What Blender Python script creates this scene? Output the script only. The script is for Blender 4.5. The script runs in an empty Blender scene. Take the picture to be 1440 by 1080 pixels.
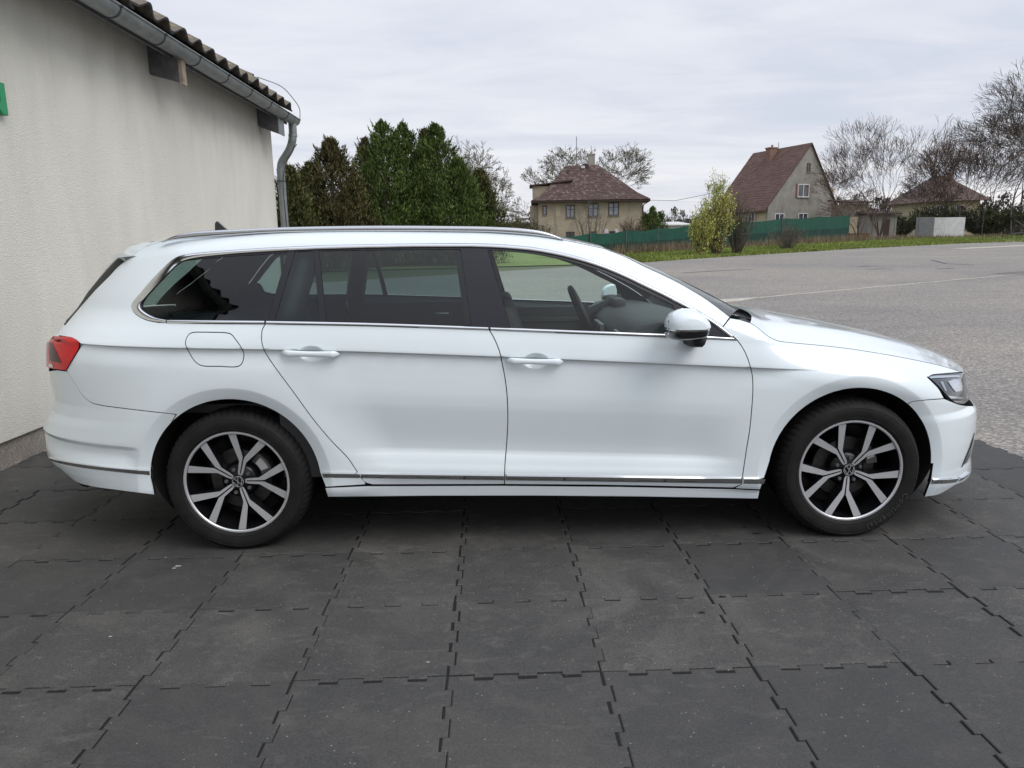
import bpy, bmesh, random
from mathutils import Vector, Matrix, geometry, noise as mnoise
import numpy as np, math

sc = bpy.context.scene
COL = sc.collection
# ---------------------------------------------------------------- camera (car axes: x forward, y away from camera, z up)
CF, CP, CR, CH = 1024.4, .1894, -.0154, 1.3632
CB = .0119
_fw = np.array([0, math.cos(CP), -math.sin(CP)]); _rt = np.array([1., 0, 0]); _up = np.cross(_rt, _fw)
_c, _s = math.cos(CR), math.sin(CR)
_RT, _UP = _rt*_c + _up*_s, -_rt*_s + _up*_c
_R = np.array([[math.cos(CB), math.sin(CB), 0], [-math.sin(CB), math.cos(CB), 0], [0, 0, 1.]])
CAM = _R @ (np.array([0, 0, CH]) - np.array([-1.2490, 3.1712, 0])) + np.array([0, -.86, 0])
FW, RT, UP = _R @ _fw, _R @ _RT, _R @ _UP
def ray(px, py): return FW + RT*(px-720)/CF + UP*(540-py)/CF
def at_y(px, py, y):
    d = ray(px, py); return CAM + d*(y-CAM[1])/d[1]
def at_z(px, py, z):
    d = ray(px, py); return CAM + d*(z-CAM[2])/d[2]
def at_x(px, py, x):
    d = ray(px, py); return CAM + d*(x-CAM[0])/d[0]
def proj(P):
    d = np.asarray(P, float) - CAM; z = d @ FW
    return np.stack([720 + CF*(d @ RT)/z, 540 - CF*(d @ UP)/z], -1)
# ---------------------------------------------------------------- car body surface
def sstep(a, b, x):
    t = np.clip((np.asarray(x, float)-a)/(b-a), 0, 1); return t*t*(3-2*t)
def interp(x, pts): 
    p = np.array(pts, float); return np.interp(x, p[:, 0], p[:, 1])
def spline(pts, n=400):
    """smooth monotone-ish (pchip) curve tabulated densely"""
    p = np.array(pts, float); x, y = p[:, 0], p[:, 1]; h = np.diff(x); d = np.diff(y)/h
    m = np.zeros(len(x))
    for i in range(1, len(x)-1):
        if d[i-1]*d[i] > 0:
            w1, w2 = 2*h[i]+h[i-1], h[i]+2*h[i-1]; m[i] = (w1+w2)/(w1/d[i-1]+w2/d[i])
    m[0], m[-1] = d[0], d[-1]
    X = np.linspace(x[0], x[-1], n); k = np.clip(np.searchsorted(x, X)-1, 0, len(h)-1)
    t = (X-x[k])/h[k]; t2, t3 = t*t, t*t*t
    Y = (2*t3-3*t2+1)*y[k] + (t3-2*t2+t)*h[k]*m[k] + (3*t2-2*t3)*y[k+1] + (t3-t2)*h[k]*m[k+1]
    return X, Y
ZCH = spline([(-1.3, .985), (-.604, .959), (.17, .933), (.503, .920), (1.201, .883), (2.284, .817), (2.504, .804), (3.8, .74)])
ZBE = spline([(-1.3, 1.06), (-.3, 1.055), (.19, 1.048), (.62, 1.032), (1.16, 1.003), (1.932, .960), (2.3, .936), (3.8, .80)])
ZW1 = spline([(-1.3, 1.25), (-.6, 1.30), (-.24, 1.335), (-.025, 1.354), (.26, 1.367), (.6, 1.370), (1.08, 1.366), (1.334, 1.345), (1.51, 1.309), (1.67, 1.26), (1.85, 1.185), (2.0, 1.105), (2.13, 1.03), (2.24, .968), (2.34, .93), (3.8, .5)])
ZLO = [(-1.3, .5), (.56, .482), (1.216, .454), (2.29, .406), (3.8, .36)]
ZST = [(-1.3, .42), (.402, .377), (1.214, .350), (2.4, .312), (3.8, .27)]
ZGA = [(-1.3, .34), (.613, .315), (1.206, .301), (2.247, .265), (3.8, .22)]
ZSI = [(-1.3, .26), (.404, .249), (1.342, .236), (2.369, .201), (3.8, .16)]
ZHG = spline([(2.0, 1.06), (2.30, 1.0), (2.45, .935), (2.62, .905), (2.84, .868), (3.124, .811), (3.31, .757), (3.45, .715), (3.8, .66)])
def tb(tab, x): return np.interp(x, tab[0], tab[1])
# canonical cross-section of the doors: key levels S=0..7 (sill, gap, strip bottom, strip top, lower crease, character line, belt, window top)
_CZ = np.array([.238, .301, .322, .350, .454, .883, 1.003])
_prof = [(.15, .84), (.190, .866), (.238, .880), (.301, .893), (.322, .902), (.350, .906), (.362, .905), (.385, .898), (.415, .8895), (.440, .8790), (.454, .8765), (.475, .8772), (.51, .8810), (.56, .8888), (.61, .8967), (.66, .9028), (.70, .9040), (.76, .9015), (.81, .8980), (.85, .8948), (.868, .8935), (.8765, .8932), (.8800, .8957), (.883, .9120), (.888, .9118), (.91, .9075), (.95, .898), (.985, .888), (1.003, .884)]
_PX, _PY = spline(_prof, 3000)
def smooth(a, k):
    n = int(k); ker = np.hanning(2*n+3)[1:-1]; ker /= ker.sum()
    return np.convolve(np.pad(a, (n, n), 'edge'), ker, 'valid')
_PY = smooth(_PY, 8)
def W(x, z):
    x = np.asarray(x, float); z = np.asarray(z, float)
    zk = [interp(x, ZSI), interp(x, ZGA), interp(x, ZST)-.028, interp(x, ZST), interp(x, ZLO), tb(ZCH, x), tb(ZBE, x)]
    c = _CZ[0] + (z-zk[0])
    for i in range(6):
        t = (z-zk[i])/(zk[i+1]-zk[i]); c = np.where(t > 0, _CZ[i]+t*(_CZ[i+1]-_CZ[i]), c)
    w = np.interp(c, _PX, _PY)
    # bulge that takes over the tucked-in lower door near the arches
    plain = np.minimum(.9135, .913 - 6*np.maximum(0, .30-z)**2*1.2)
    hub = np.where(x < 1.4, 0.0, 2.786)
    d = np.hypot(x-hub, z-.33)
    g = sstep(.74, .46, d)*(z < zk[5]+.0)*sstep(0.0, .10, zk[5]-z+.0)
    g = np.maximum(g, sstep(-.1, -.45, x)*sstep(.0, .10, zk[5]-z))
    w = w*(1-g) + np.maximum(w, plain)*g
    # front wing: character line and belt melt into a rounded shoulder
    zs = tb(ZHG, x)-.17
    front = .9135 - 4.0*np.maximum(0, z-zs)**2 - 2*np.maximum(0, .30-z)**2
    f = sstep(2.28, 2.62, x)
    w = w*(1-f) + front*f
    # greenhouse
    up = np.maximum(0, z-zk[6])*(1-f)
    over = np.maximum(0, z-(tb(ZW1, x)+.002))
    w = w - .34*up - .42*up**2 - (9.0*over**2)*(1-f)
    w = w - .062*np.maximum(0, .60-x)**2*sstep(zk[5]-.02, zk[6]+.06, z)*(1-f)
    # arch lips
    lip = np.clip((.437-d)/.054, 0, 1)
    w = w - .017*lip**1.15 + .003*sstep(.56, .445, d)*(1-lip)
    # rear bumper step
    a = sstep(-.40, -.50, x)
    zc = .505-.04*(x+.45)
    st = interp(x, ZST)
    und = sstep(0, .022, zc-z)*(1-sstep(.045, .115, zc-z))
    w = w - .016*und*a
    # scoop above front strip
    return w
_plan = np.array([(-1.09, 0), (-1.086, .2), (-1.066, .38), (-1.02, .53), (-.95, .64), (-.85, .735), (-.72, .812), (-.56, .868), (-.38, .9), (-.15, .9135), (.2, .914), (.7, .914), (1.2, .914), (1.7, .914), (2.2, .914), (2.7, .914),
                  (2.95, .905), (3.12, .882), (3.27, .832), (3.39, .758), (3.50, .645), (3.585, .5), (3.65, .33), (3.69, .16), (3.70, 0)])
def _cr(P, n=24):
    Q = np.vstack([2*P[0]-P[1], P, 2*P[-1]-P[-2]]); out = []
    for i in range(1, len(Q)-2):
        p0, p1, p2, p3 = Q[i-1:i+3]
        d01, d12, d23 = [max(1e-6, np.linalg.norm(b-a))**.5 for a, b in ((p0, p1), (p1, p2), (p2, p3))]
        m1 = (p1-p0)/d01-(p2-p0)/(d01+d12)+(p2-p1)/d12; m2 = (p2-p1)/d12-(p3-p1)/(d12+d23)+(p3-p2)/d23
        m1, m2 = m1*d12, m2*d12
        for k in range(n):
            t = k/n; t2, t3 = t*t, t**3
            out.append((2*t3-3*t2+1)*p1+(t3-2*t2+t)*m1+(-2*t3+3*t2)*p2+(t3-t2)*m2)
    out.append(P[-1]); return np.array(out)
_pc = _cr(_plan)
_arc = np.concatenate([[0], np.cumsum(np.hypot(*np.diff(_pc, axis=0).T))])
_i0 = int(np.argmin(np.abs(_pc[:, 0]-1.2))); _arc = _arc - _arc[_i0] + _pc[_i0, 0]
UMIN, UMAX = _arc[0], _arc[-1]
FO = [(.12, -.04), (.17, 0), (.2, .0), (.22, .01), (.3, -.012), (.41, .003), (.5, 0), (.54, -.008), (.556, -.03), (.575, -.068), (.646, -.06), (.711, -.05), (.747, -.076), (.8, -.13)]
RO = [(.16, .22), (.245, .098), (.347, -.009), (.382, -.036), (.47, -.042), (.523, -.039), (.58, -.005), (.62, .03), (.669, .046), (.825, .033), (.944, .047), (.984, .095), (1.021, .116), (1.166, .22), (1.27, .315), (1.351, .398), (1.42, .45)]
def S(u, z):
    """side surface point for plan parameter u and height z, camera side (y negative)"""
    u = np.asarray(u, float); z = np.asarray(z, float)
    X = np.interp(u, _arc, _pc[:, 0]); p = np.interp(u, _arc, _pc[:, 1])/.914
    s = np.clip((X-2.75)/(3.70-2.75), 0, 1)**1.5; r = np.clip((-.05-X)/(1.09-.05), 0, 1)**1.35
    x = X + s*interp(z, FO) + r*interp(z, RO)
    return np.stack([x, -p*W(x, z), z], -1)
def hit(px, py, off=0.0):
    """pixel of the photograph -> (u,z) on the body side"""
    P = at_y(px, py, -.88); v = np.array([P[0], P[2]])
    v[0] = np.interp(v[0], _pc[:, 0], _arc)
    tgt = np.array([px, py])
    for _ in range(30):
        e = proj(S(*v))-tgt
        if abs(e).max() < .02: break
        h = 1e-4
        J = np.stack([(proj(S(v[0]+h, v[1]))-tgt-e)/h, (proj(S(v[0], v[1]+h))-tgt-e)/h], 1)
        try: dv = np.linalg.solve(J, -e)
        except Exception: break
        dv = np.clip(dv, -.08, .08); v = v+dv; v[0] = np.clip(v[0], UMIN, UMAX)
    return v

# ---------------------------------------------------------------- camera object
cd = bpy.data.cameras.new('camera'); cam = bpy.data.objects.new('camera', cd); COL.objects.link(cam)
cd.sensor_width = 36; cd.lens = CF/1440*36; cd.clip_end = 3000; cd.clip_start = .05
M = Matrix(((RT[0], UP[0], -FW[0], CAM[0]), (RT[1], UP[1], -FW[1], CAM[1]), (RT[2], UP[2], -FW[2], CAM[2]), (0, 0, 0, 1)))
cam.matrix_world = M; sc.camera = cam
# ---------------------------------------------------------------- sky and light
SUN_EL, SUN_AZ = math.radians(50), math.radians(126)   # azimuth measured clockwise from +Y
wd = bpy.data.worlds.new('World'); sc.world = wd; wd.use_nodes = True
nt = wd.node_tree; nt.nodes.clear(); N = nt.nodes.new; L = nt.links.new
out = N('ShaderNodeOutputWorld'); bg = N('ShaderNodeBackground'); L(bg.outputs[0], out.inputs[0])
sky = N('ShaderNodeTexSky'); sky.sky_type = 'NISHITA'; sky.sun_disc = False
sky.sun_elevation = SUN_EL; sky.sun_rotation = SUN_AZ; sky.dust_density = 3.0
tc = N('ShaderNodeTexCoord'); sep = N('ShaderNodeSeparateXYZ'); L(tc.outputs['Generated'], sep.inputs[0])
def mth(op, a, b=None, c=None):
    n = N('ShaderNodeMath'); n.operation = op
    for i, v in enumerate((a, b, c)):
        if v is None: continue
        if isinstance(v, (int, float)): n.inputs[i].default_value = v
        else: L(v, n.inputs[i])
    return n.outputs[0]
zc = mth('MAXIMUM', sep.outputs[2], 0.0)
den = mth('ADD', zc, .10)
cx = mth('DIVIDE', sep.outputs[0], den); cy = mth('DIVIDE', sep.outputs[1], den)
cmb = N('ShaderNodeCombineXYZ'); L(mth('MULTIPLY', cx, .55), cmb.inputs[0]); L(cy, cmb.inputs[1])
def noise(scale, detail, rough, vec):
    n = N('ShaderNodeTexNoise'); n.inputs['Scale'].default_value = scale; n.inputs['Detail'].default_value = detail
    n.inputs['Roughness'].default_value = rough; n.inputs['Distortion'].default_value = .6; L(vec, n.inputs['Vector']); return n.outputs['Fac']
n1 = noise(.55, 5, .5, cmb.outputs[0]); n2 = noise(2.1, 6, .6, cmb.outputs[0])
nn = mth('ADD', mth('MULTIPLY', n1, .7), mth('MULTIPLY', n2, .3))
rp = N('ShaderNodeValToRGB'); L(nn, rp.inputs[0]); rp.color_ramp.interpolation = 'EASE'
rp.color_ramp.elements[0].position = .36; rp.color_ramp.elements[0].color = (5.15, 5.6, 6.55, 1)
rp.color_ramp.elements[1].position = .62; rp.color_ramp.elements[1].color = (7.1, 7.25, 7.7, 1)
# overcast: brighter overhead, faint warm-white band near the horizon
hz = N('ShaderNodeValToRGB'); L(zc, hz.inputs[0])
e = hz.color_ramp.elements; e[0].position = 0; e[0].color = (1.18, 1.13, 1.07, 1); e[1].position = 1; e[1].color = (1.55, 1.55, 1.56, 1)
for p_, c_ in ((.09, (1.13, 1.10, 1.07, 1)), (.20, (1.04, 1.03, 1.03, 1)), (.42, (1.05, 1.05, 1.06, 1))):
    q = e.new(p_); q.color = c_
mul = N('ShaderNodeMixRGB'); mul.blend_type = 'MULTIPLY'; mul.inputs[0].default_value = 1
L(rp.outputs[0], mul.inputs[1]); L(hz.outputs[0], mul.inputs[2])
mix = N('ShaderNodeMixRGB'); mix.inputs[0].default_value = .9; L(sky.outputs[0], mix.inputs[1]); L(mul.outputs[0], mix.inputs[2])
L(mix.outputs[0], bg.inputs[0]); bg.inputs[1].default_value = .10
sl = bpy.data.lights.new('sun', 'SUN'); so = bpy.data.objects.new('sun', sl); COL.objects.link(so)
sl.energy = 1.35; sl.angle = math.radians(40); sl.color = (1, .97, .92)
dv = Vector((math.sin(SUN_AZ)*math.cos(SUN_EL), math.cos(SUN_AZ)*math.cos(SUN_EL), math.sin(SUN_EL)))
so.rotation_euler = dv.to_track_quat('Z', 'Y').to_euler()
sc.view_settings.view_transform = 'Standard'; sc.view_settings.look = 'None'; sc.view_settings.gamma = 1
sc.view_settings.exposure = .29; sc.view_settings.use_curve_mapping = False
sc.cycles.max_bounces = 8; sc.cycles.transparent_max_bounces = 16; sc.cycles.use_denoising = True
# ---------------------------------------------------------------- materials
class NT:
    def __init__(s, name):
        s.m = bpy.data.materials.new(name); s.m.use_nodes = True; s.t = s.m.node_tree; s.b = s.t.nodes['Principled BSDF']
        s.o = s.t.nodes['Material Output']; s._tc = None
    def n(s, k, **kw):
        x = s.t.nodes.new('ShaderNode'+k)
        for a, v in kw.items():
            if hasattr(x, a): setattr(x, a, v)
        return x
    def l(s, a, b): s.t.links.new(a, b)
    def co(s, kind='Object'):
        if not s._tc: s._tc = s.n('TexCoord')
        return s._tc.outputs[kind]
    def noise(s, scale, detail=4, rough=.5, dist=0, vec=None, stretch=None):
        x = s.n('TexNoise'); x.inputs['Scale'].default_value = scale; x.inputs['Detail'].default_value = detail
        x.inputs['Roughness'].default_value = rough; x.inputs['Distortion'].default_value = dist
        v = vec or s.co()
        if stretch:
            mp = s.n('Mapping'); mp.inputs['Scale'].default_value = stretch; s.l(v, mp.inputs[0]); v = mp.outputs[0]
        s.l(v, x.inputs['Vector']); return x.outputs['Fac']
    def vor(s, scale, out='Distance', vec=None):
        x = s.n('TexVoronoi'); x.inputs['Scale'].default_value = scale; s.l(vec or s.co(), x.inputs['Vector']); return x.outputs[out]
    def ramp(s, f, stops, ease=False):
        x = s.n('ValToRGB'); s.l(f, x.inputs[0]); e = x.color_ramp.elements
        if ease: x.color_ramp.interpolation = 'EASE'
        while len(e) < len(stops): e.new(.5)
        for i, (p, c) in enumerate(stops):
            e[i].position = p; c = (c, c, c) if isinstance(c, (int, float)) else c; e[i].color = (*c, 1)
        return x.outputs[0]
    def mix(s, f, a, b, mode='MIX'):
        x = s.n('MixRGB'); x.blend_type = mode
        for i, v in enumerate((f, a, b)):
            if isinstance(v, (int, float)): x.inputs[i].default_value = v if i == 0 else (v, v, v, 1)
            elif isinstance(v, tuple): x.inputs[i].default_value = (*v, 1)
            else: s.l(v, x.inputs[i])
        return x.outputs[0]
    def math(s, op, a, b):
        x = s.n('Math'); x.operation = op
        for i, v in enumerate((a, b)):
            if isinstance(v, (int, float)): x.inputs[i].default_value = v
            else: s.l(v, x.inputs[i])
        return x.outputs[0]
    def col(s, c):
        if isinstance(c, tuple): s.b.inputs['Base Color'].default_value = (*c, 1)
        else: s.l(c, s.b.inputs['Base Color'])
    def rough(s, r):
        if isinstance(r, (int, float)): s.b.inputs['Roughness'].default_value = r
        else: s.l(r, s.b.inputs['Roughness'])
    def bump(s, h, strength=.3, dist=.01):
        x = s.n('Bump'); x.inputs['Strength'].default_value = strength; x.inputs['Distance'].default_value = dist
        s.l(h, x.inputs['Height']); s.l(x.outputs[0], s.b.inputs['Normal'])
def simple(name, c, rough=.5, metal=0., coat=0., var=.0, vs=20., bump=0., bs=60., spec=None):
    t = NT(name); t.rough(rough); t.b.inputs['Metallic'].default_value = metal
    if coat: t.b.inputs['Coat Weight'].default_value = coat; t.b.inputs['Coat Roughness'].default_value = .03
    if spec is not None: t.b.inputs['Specular IOR Level'].default_value = spec
    if var:
        f = t.noise(vs, 5, .6)
        t.col(t.ramp(f, [(.3, tuple(v*(1-var) for v in c)), (.7, tuple(min(1, v*(1+var)) for v in c))]))
    else: t.col(c)
    if bump: t.bump(t.noise(bs, 4, .6), .5, bump)
    return t.m
def glass(name, tint, rough=.0, ior=1.5):
    t = NT(name); t.t.nodes.remove(t.b)
    tr = t.n('BsdfTransparent'); tr.inputs[0].default_value = (*tint, 1)
    gl = t.n('BsdfGlossy'); gl.inputs['Roughness'].default_value = rough; gl.inputs[0].default_value = (1, 1, 1, 1)
    fr = t.n('Fresnel'); gi = t.n('NewGeometry'); mr_ = t.n('MapRange'); t.l(gi.outputs['Backfacing'], mr_.inputs[0]); mr_.inputs[3].default_value = ior; mr_.inputs[4].default_value = 1/ior; t.l(mr_.outputs[0], fr.inputs[0])
    mx = t.n('MixShader'); t.l(fr.outputs[0], mx.inputs[0]); t.l(tr.outputs[0], mx.inputs[1]); t.l(gl.outputs[0], mx.inputs[2])
    t.l(mx.outputs[0], t.o.inputs[0]); return t.m
m = {}
# car paint: white with faint dust film
t = NT('white_paint'); f = t.noise(3, 5, .6); t.col(t.ramp(f, [(.3, (.76, .835, .87)), (.7, (.78, .85, .885))])); t.rough(.32)
t.b.inputs['Coat Weight'].default_value = 1; t.b.inputs['Coat Roughness'].default_value = .035; t.b.inputs['Coat IOR'].default_value = 1.5
t.b.inputs['Specular IOR Level'].default_value = .25; m['paint'] = t.m
m['black_gloss'] = simple('gloss_black_trim', (.012, .012, .014), .12, coat=.5)
m['pillar'] = simple('pillar_film', (.018, .018, .023), .22, spec=.35)
m['black'] = simple('black_plastic', (.014, .014, .015), .6, var=.3)
m['void'] = simple('underbody_black', (.006, .006, .006), .9)
m['inner_edge'] = simple('gap_shade_black', (.012, .012, .013), .55)  # deep flange faces, painted black for the shade inside panel gaps
m['chrome'] = simple('bright_chrome', (.78, .79, .80), .07, metal=1.)
m['satin'] = simple('anodised_rail', (.62, .63, .65), .22, metal=1.)
m['machined'] = simple('machined_alloy', (.66, .67, .69), .36, metal=.6, var=.05, vs=80)
m['rimblack'] = simple('gloss_black_alloy', (.006, .006, .007), .22, spec=.3)
m['disc'] = simple('brake_steel', (.09, .088, .085), .4, metal=.9, var=.25, vs=30)
m['caliper'] = simple('brake_caliper_cast', (.13, .125, .12), .6, metal=.5, var=.3)
m['glass'] = glass('green_tinted_glass', (.86, .95, .915), ior=1.45)
m['privacy'] = glass('dark_privacy_glass', (.42, .53, .52), ior=1.52)
m['clear'] = glass('clear_lens', (.93, .95, .97))
m['wsglass'] = glass('windscreen_glass', (.80, .88, .85))
t = NT('red_lens'); t.col((.62, .001, .004)); t.rough(.12); t.b.inputs['Specular IOR Level'].default_value = .2; t.b.inputs['Coat Weight'].default_value = .35; t.b.inputs['Emission Color'].default_value = (1, .02, .02, 1); t.b.inputs['Emission Strength'].default_value = .0
m['red'] = t.m
m['darkred'] = simple('dark_red_lens', (.05, .002, .004), .15, coat=.3, spec=.2)
m['lampwhite'] = simple('lamp_reflector', (.75, .77, .80), .15, metal=.8)
m['mirror'] = simple('mirror_glass', (.8, .8, .8), .02, metal=1)
m['fabric'] = simple('seat_fabric', (.045, .043, .045), .85, var=.25, vs=150, bump=.002, bs=400)
m['fabric_light'] = simple('seat_side_cloth', (.10, .10, .10), .85, var=.15, vs=120)
m['dash'] = simple('dashboard_plastic', (.045, .047, .05), .55, var=.1, vs=60)
m['dash_trim'] = simple('dashboard_aluminium', (.35, .35, .36), .3, metal=.8)
m['headliner'] = simple('headliner_cloth', (.38, .38, .37), .9)
# tyre
t = NT('tyre_rubber'); f = t.noise(14, 6, .65); t.col(t.ramp(f, [(.3, (.008, .008, .008)), (.75, (.020, .019, .018))])); t.b.inputs['Specular IOR Level'].default_value = .25; t.rough(.72); t.bump(t.noise(220, 2), .15, .002); m['tyre'] = t.m
m['lettering'] = simple('tyre_lettering_rubber', (.060, .060, .060), .4)
# rubber mats
t = NT('rubber_mat'); oi = t.n('ObjectInfo'); co = t.co('Object')
add = t.n('VectorMath'); add.operation = 'ADD'; t.l(co, add.inputs[0]); t.l(oi.outputs['Location'], add.inputs[1]); wv = add.outputs[0]
big = t.noise(2.6, 5, .6, 1.2, wv); mid = t.noise(9, 6, .7, .8, wv, (1, 2.2, 1)); fine = t.noise(160, 3, .7, 0, wv); edge = t.noise(1.1, 3, .5, 0, wv)
c = t.ramp(big, [(.30, (.030, .029, .029)), (.50, (.056, .054, .051)), (.72, (.108, .103, .094))])
c = t.mix(t.ramp(mid, [(.54, 0.), (.72, .6)]), c, (.185, .178, .162))
c = t.mix(.35, c, t.ramp(fine, [(.35, (.018, .018, .018)), (.7, (.165, .160, .150))]))
c = t.mix(t.ramp(oi.outputs['Random'], [(0, 0.), (1, .62)]), c, (.036, .036, .037))
v = t.n('TexVoronoi'); v.inputs['Scale'].default_value = 75; t.l(wv, v.inputs['Vector'])
sp = t.math('LESS_THAN', v.outputs['Distance'], .19); sel = t.math('GREATER_THAN', t.noise(23, 4, .8, 0, wv), .53)
sepc = t.n('SeparateColor'); t.l(v.outputs['Color'], sepc.inputs[0]); sel2 = t.math('GREATER_THAN', sepc.outputs[0], .82)
sx = t.math('MULTIPLY', t.math('MULTIPLY', sp, sel), sel2)
c = t.mix(t.math('MULTIPLY', sx, .6), c, (.33, .32, .30))
t.col(c); t.rough(t.ramp(big, [(.3, .62), (.7, .86)])); t.b.inputs['Specular IOR Level'].default_value = .42
t.bump(t.math('ADD', fine, t.math('MULTIPLY', mid, .6)), .35, .0025)
m['mat'] = t.m
# worn asphalt with pale chippings
t = NT('asphalt'); g = t.co('Object'); v = t.n('TexVoronoi'); v.inputs['Scale'].default_value = 46; t.l(g, v.inputs['Vector'])
sepc = t.n('SeparateColor'); t.l(v.outputs['Color'], sepc.inputs[0])
st = t.ramp(sepc.outputs[0], [(0, (.09, .086, .079)), (.35, (.195, .182, .163)), (.7, (.305, .286, .257)), (1, (.56, .525, .47))])
c = t.mix(t.ramp(v.outputs['Distance'], [(.25, 0.), (.62, .5)]), st, (.12, .112, .104))
v2 = t.noise(130, 3, .8); c = t.mix(.30, c, t.ramp(v2, [(.35, (.12, .115, .107)), (.68, (.54, .505, .455))]))
pt = t.noise(.16, 5, .55, .8); c = t.mix(1, c, t.ramp(pt, [(.32, (.84, .845, .87)), (.7, (1.08, 1.06, 1.03))]), 'MULTIPLY')
p2 = t.noise(.9, 6, .7, .3, stretch=(.25, 1, 1)); c = t.mix(1, c, t.ramp(p2, [(.3, (.88, .88, .89)), (.7, (1.08, 1.07, 1.06))]), 'MULTIPLY')
t.col(c); t.rough(.92); t.bump(v.outputs['Distance'], .5, .006); m['asphalt'] = t.m
m['seam'] = simple('pale_joint_filler', (.44, .41, .35), .9, var=.3, vs=9)
m['patch'] = simple('darker_asphalt_patch', (.13, .125, .12), .9, var=.3, vs=30)
m['crack'] = simple('tar_crack', (.06, .058, .055), .85, var=.3)
t = NT('grass_soil'); f = t.noise(1.2, 6, .6); c = t.ramp(f, [(.3, (.12, .15, .035)), (.55, (.17, .22, .05)), (.75, (.23, .24, .09))]); t.col(c); t.rough(.95); m['soil'] = t.m
t = NT('far_field'); f = t.noise(.05, 5, .6); c = t.ramp(f, [(.3, (.07, .09, .035)), (.7, (.12, .12, .06))]); t.col(c); t.rough(.95); m['field'] = t.m
def leafmat(name, c1, c2, c3, patch=.8, k=.55):
    t = NT(name); gi = t.n('NewGeometry'); a = t.ramp(gi.outputs['Random Per Island'], [(0, c1), (.6, c2), (1, c3)])
    f = t.noise(patch, 4, .6); a = t.mix(1, a, t.ramp(f, [(.3, (k, k, k)), (.7, (1.2, 1.2, 1.2))]), 'MULTIPLY')
    t.col(a); t.rough(.7); t.b.inputs['Specular IOR Level'].default_value = .25; return t.m
m['grass'] = leafmat('grass_blades', (.15, .19, .035), (.21, .27, .055), (.30, .32, .11), .5)
m['conifer'] = leafmat('cypress_foliage_green', (.042, .072, .014), (.085, .130, .028), (.16, .195, .05), .9)
m['conifer_brown'] = leafmat('cypress_foliage_bronze', (.045, .048, .018), (.090, .080, .030), (.15, .12, .05), .9)
m['conifer_mix'] = leafmat('cypress_foliage_olive', (.040, .052, .016), (.080, .090, .028), (.15, .13, .045), .9)
m['yellow'] = leafmat('yellow_buds', (.32, .34, .08), (.48, .50, .12), (.62, .62, .24), .8, .7)
m['bud'] = leafmat('pale_buds', (.10, .10, .04), (.16, .15, .07), (.22, .20, .10), .8, .7)
m['reed'] = leafmat('dry_weeds', (.10, .075, .045), (.18, .14, .09), (.28, .23, .15), .8, .7)
m['ivy'] = leafmat('ivy_leaves', (.035, .048, .018), (.07, .08, .035), (.12, .115, .06), .8, .7)
m['bark'] = simple('grey_bark', (.085, .069, .057), .9, var=.4, vs=6)
m['bark_red'] = simple('reddish_bark', (.105, .070, .055), .9, var=.4, vs=6)
m['bark_pale'] = simple('pale_twigs', (.11, .098, .08), .9, var=.3, vs=6)
# building materials
t = NT('stucco'); a = t.noise(170, 3, .7); b = t.vor(130); w_ = t.noise(2.0, 5, .6, .4, stretch=(1, 1, .35))
c = t.ramp(a, [(.28, (.48, .465, .40)), (.5, (.74, .725, .655)), (.72, (.90, .88, .81))])
c = t.mix(1, c, t.ramp(w_, [(.3, (.90, .90, .89)), (.7, (1.04, 1.04, 1.03))]), 'MULTIPLY')
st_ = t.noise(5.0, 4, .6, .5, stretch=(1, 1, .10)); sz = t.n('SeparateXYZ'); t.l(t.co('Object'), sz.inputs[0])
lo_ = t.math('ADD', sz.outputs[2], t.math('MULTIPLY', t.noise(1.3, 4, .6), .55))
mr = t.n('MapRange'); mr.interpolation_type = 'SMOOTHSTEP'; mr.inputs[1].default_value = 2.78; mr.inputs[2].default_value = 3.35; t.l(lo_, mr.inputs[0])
c = t.mix(t.math('MULTIPLY', mr.outputs[0], .45), c, (.16, .145, .12))  # eaves shadow and dirt painted together into the colour as a dark band
mr2 = t.n('MapRange'); mr2.inputs[1].default_value = 2.0; mr2.inputs[2].default_value = 3.2; t.l(sz.outputs[2], mr2.inputs[0])
c = t.mix(t.math('MULTIPLY', t.math('MULTIPLY', t.ramp(st_, [(.48, 0.), (.7, 1.)]), mr2.outputs[0]), .22), c, (.25, .23, .19))
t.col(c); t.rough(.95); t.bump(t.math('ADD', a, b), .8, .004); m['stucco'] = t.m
t = NT('plinth_pebble'); a = t.noise(110, 4, .8); c = t.ramp(a, [(.3, (.13, .115, .10)), (.5, (.30, .27, .24)), (.72, (.52, .48, .43))])
w_ = t.noise(4, 4, .6); c = t.mix(1, c, t.ramp(w_, [(.3, (.75, .74, .72)), (.7, (1.05, 1.05, 1.05))]), 'MULTIPLY'); t.col(c); t.rough(.95); t.bump(a, .8, .004); m['plinth'] = t.m
t = NT('galvanised_zinc'); a = t.noise(7, 5, .7, .5); t.col(t.ramp(a, [(.3, (.17, .19, .19)), (.7, (.29, .31, .31))])); t.b.inputs['Metallic'].default_value = .55; t.rough(.48); m['zinc'] = t.m
m['zinc_dark'] = simple('dark_gutter_band', (.06, .065, .07), .55, metal=.3)
t = NT('weathered_roof_tile'); a = t.noise(9, 6, .7); b = t.noise(40, 3, .7); c = t.ramp(a, [(.3, (.07, .062, .058)), (.48, (.16, .13, .10)), (.62, (.34, .26, .12))]); c = t.mix(.4, c, t.ramp(b, [(.35, (.05, .05, .05)), (.7, (.28, .25, .20))])); t.col(c); t.rough(.9); t.bump(b, .6, .006); m['tile'] = t.m
m['tile_end'] = simple('dark_tile_edge', (.045, .042, .045), .8, var=.3, vs=30)
m['boxing'] = simple('grey_beam_casing', (.10, .10, .105), .6, var=.35, vs=12)
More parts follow.
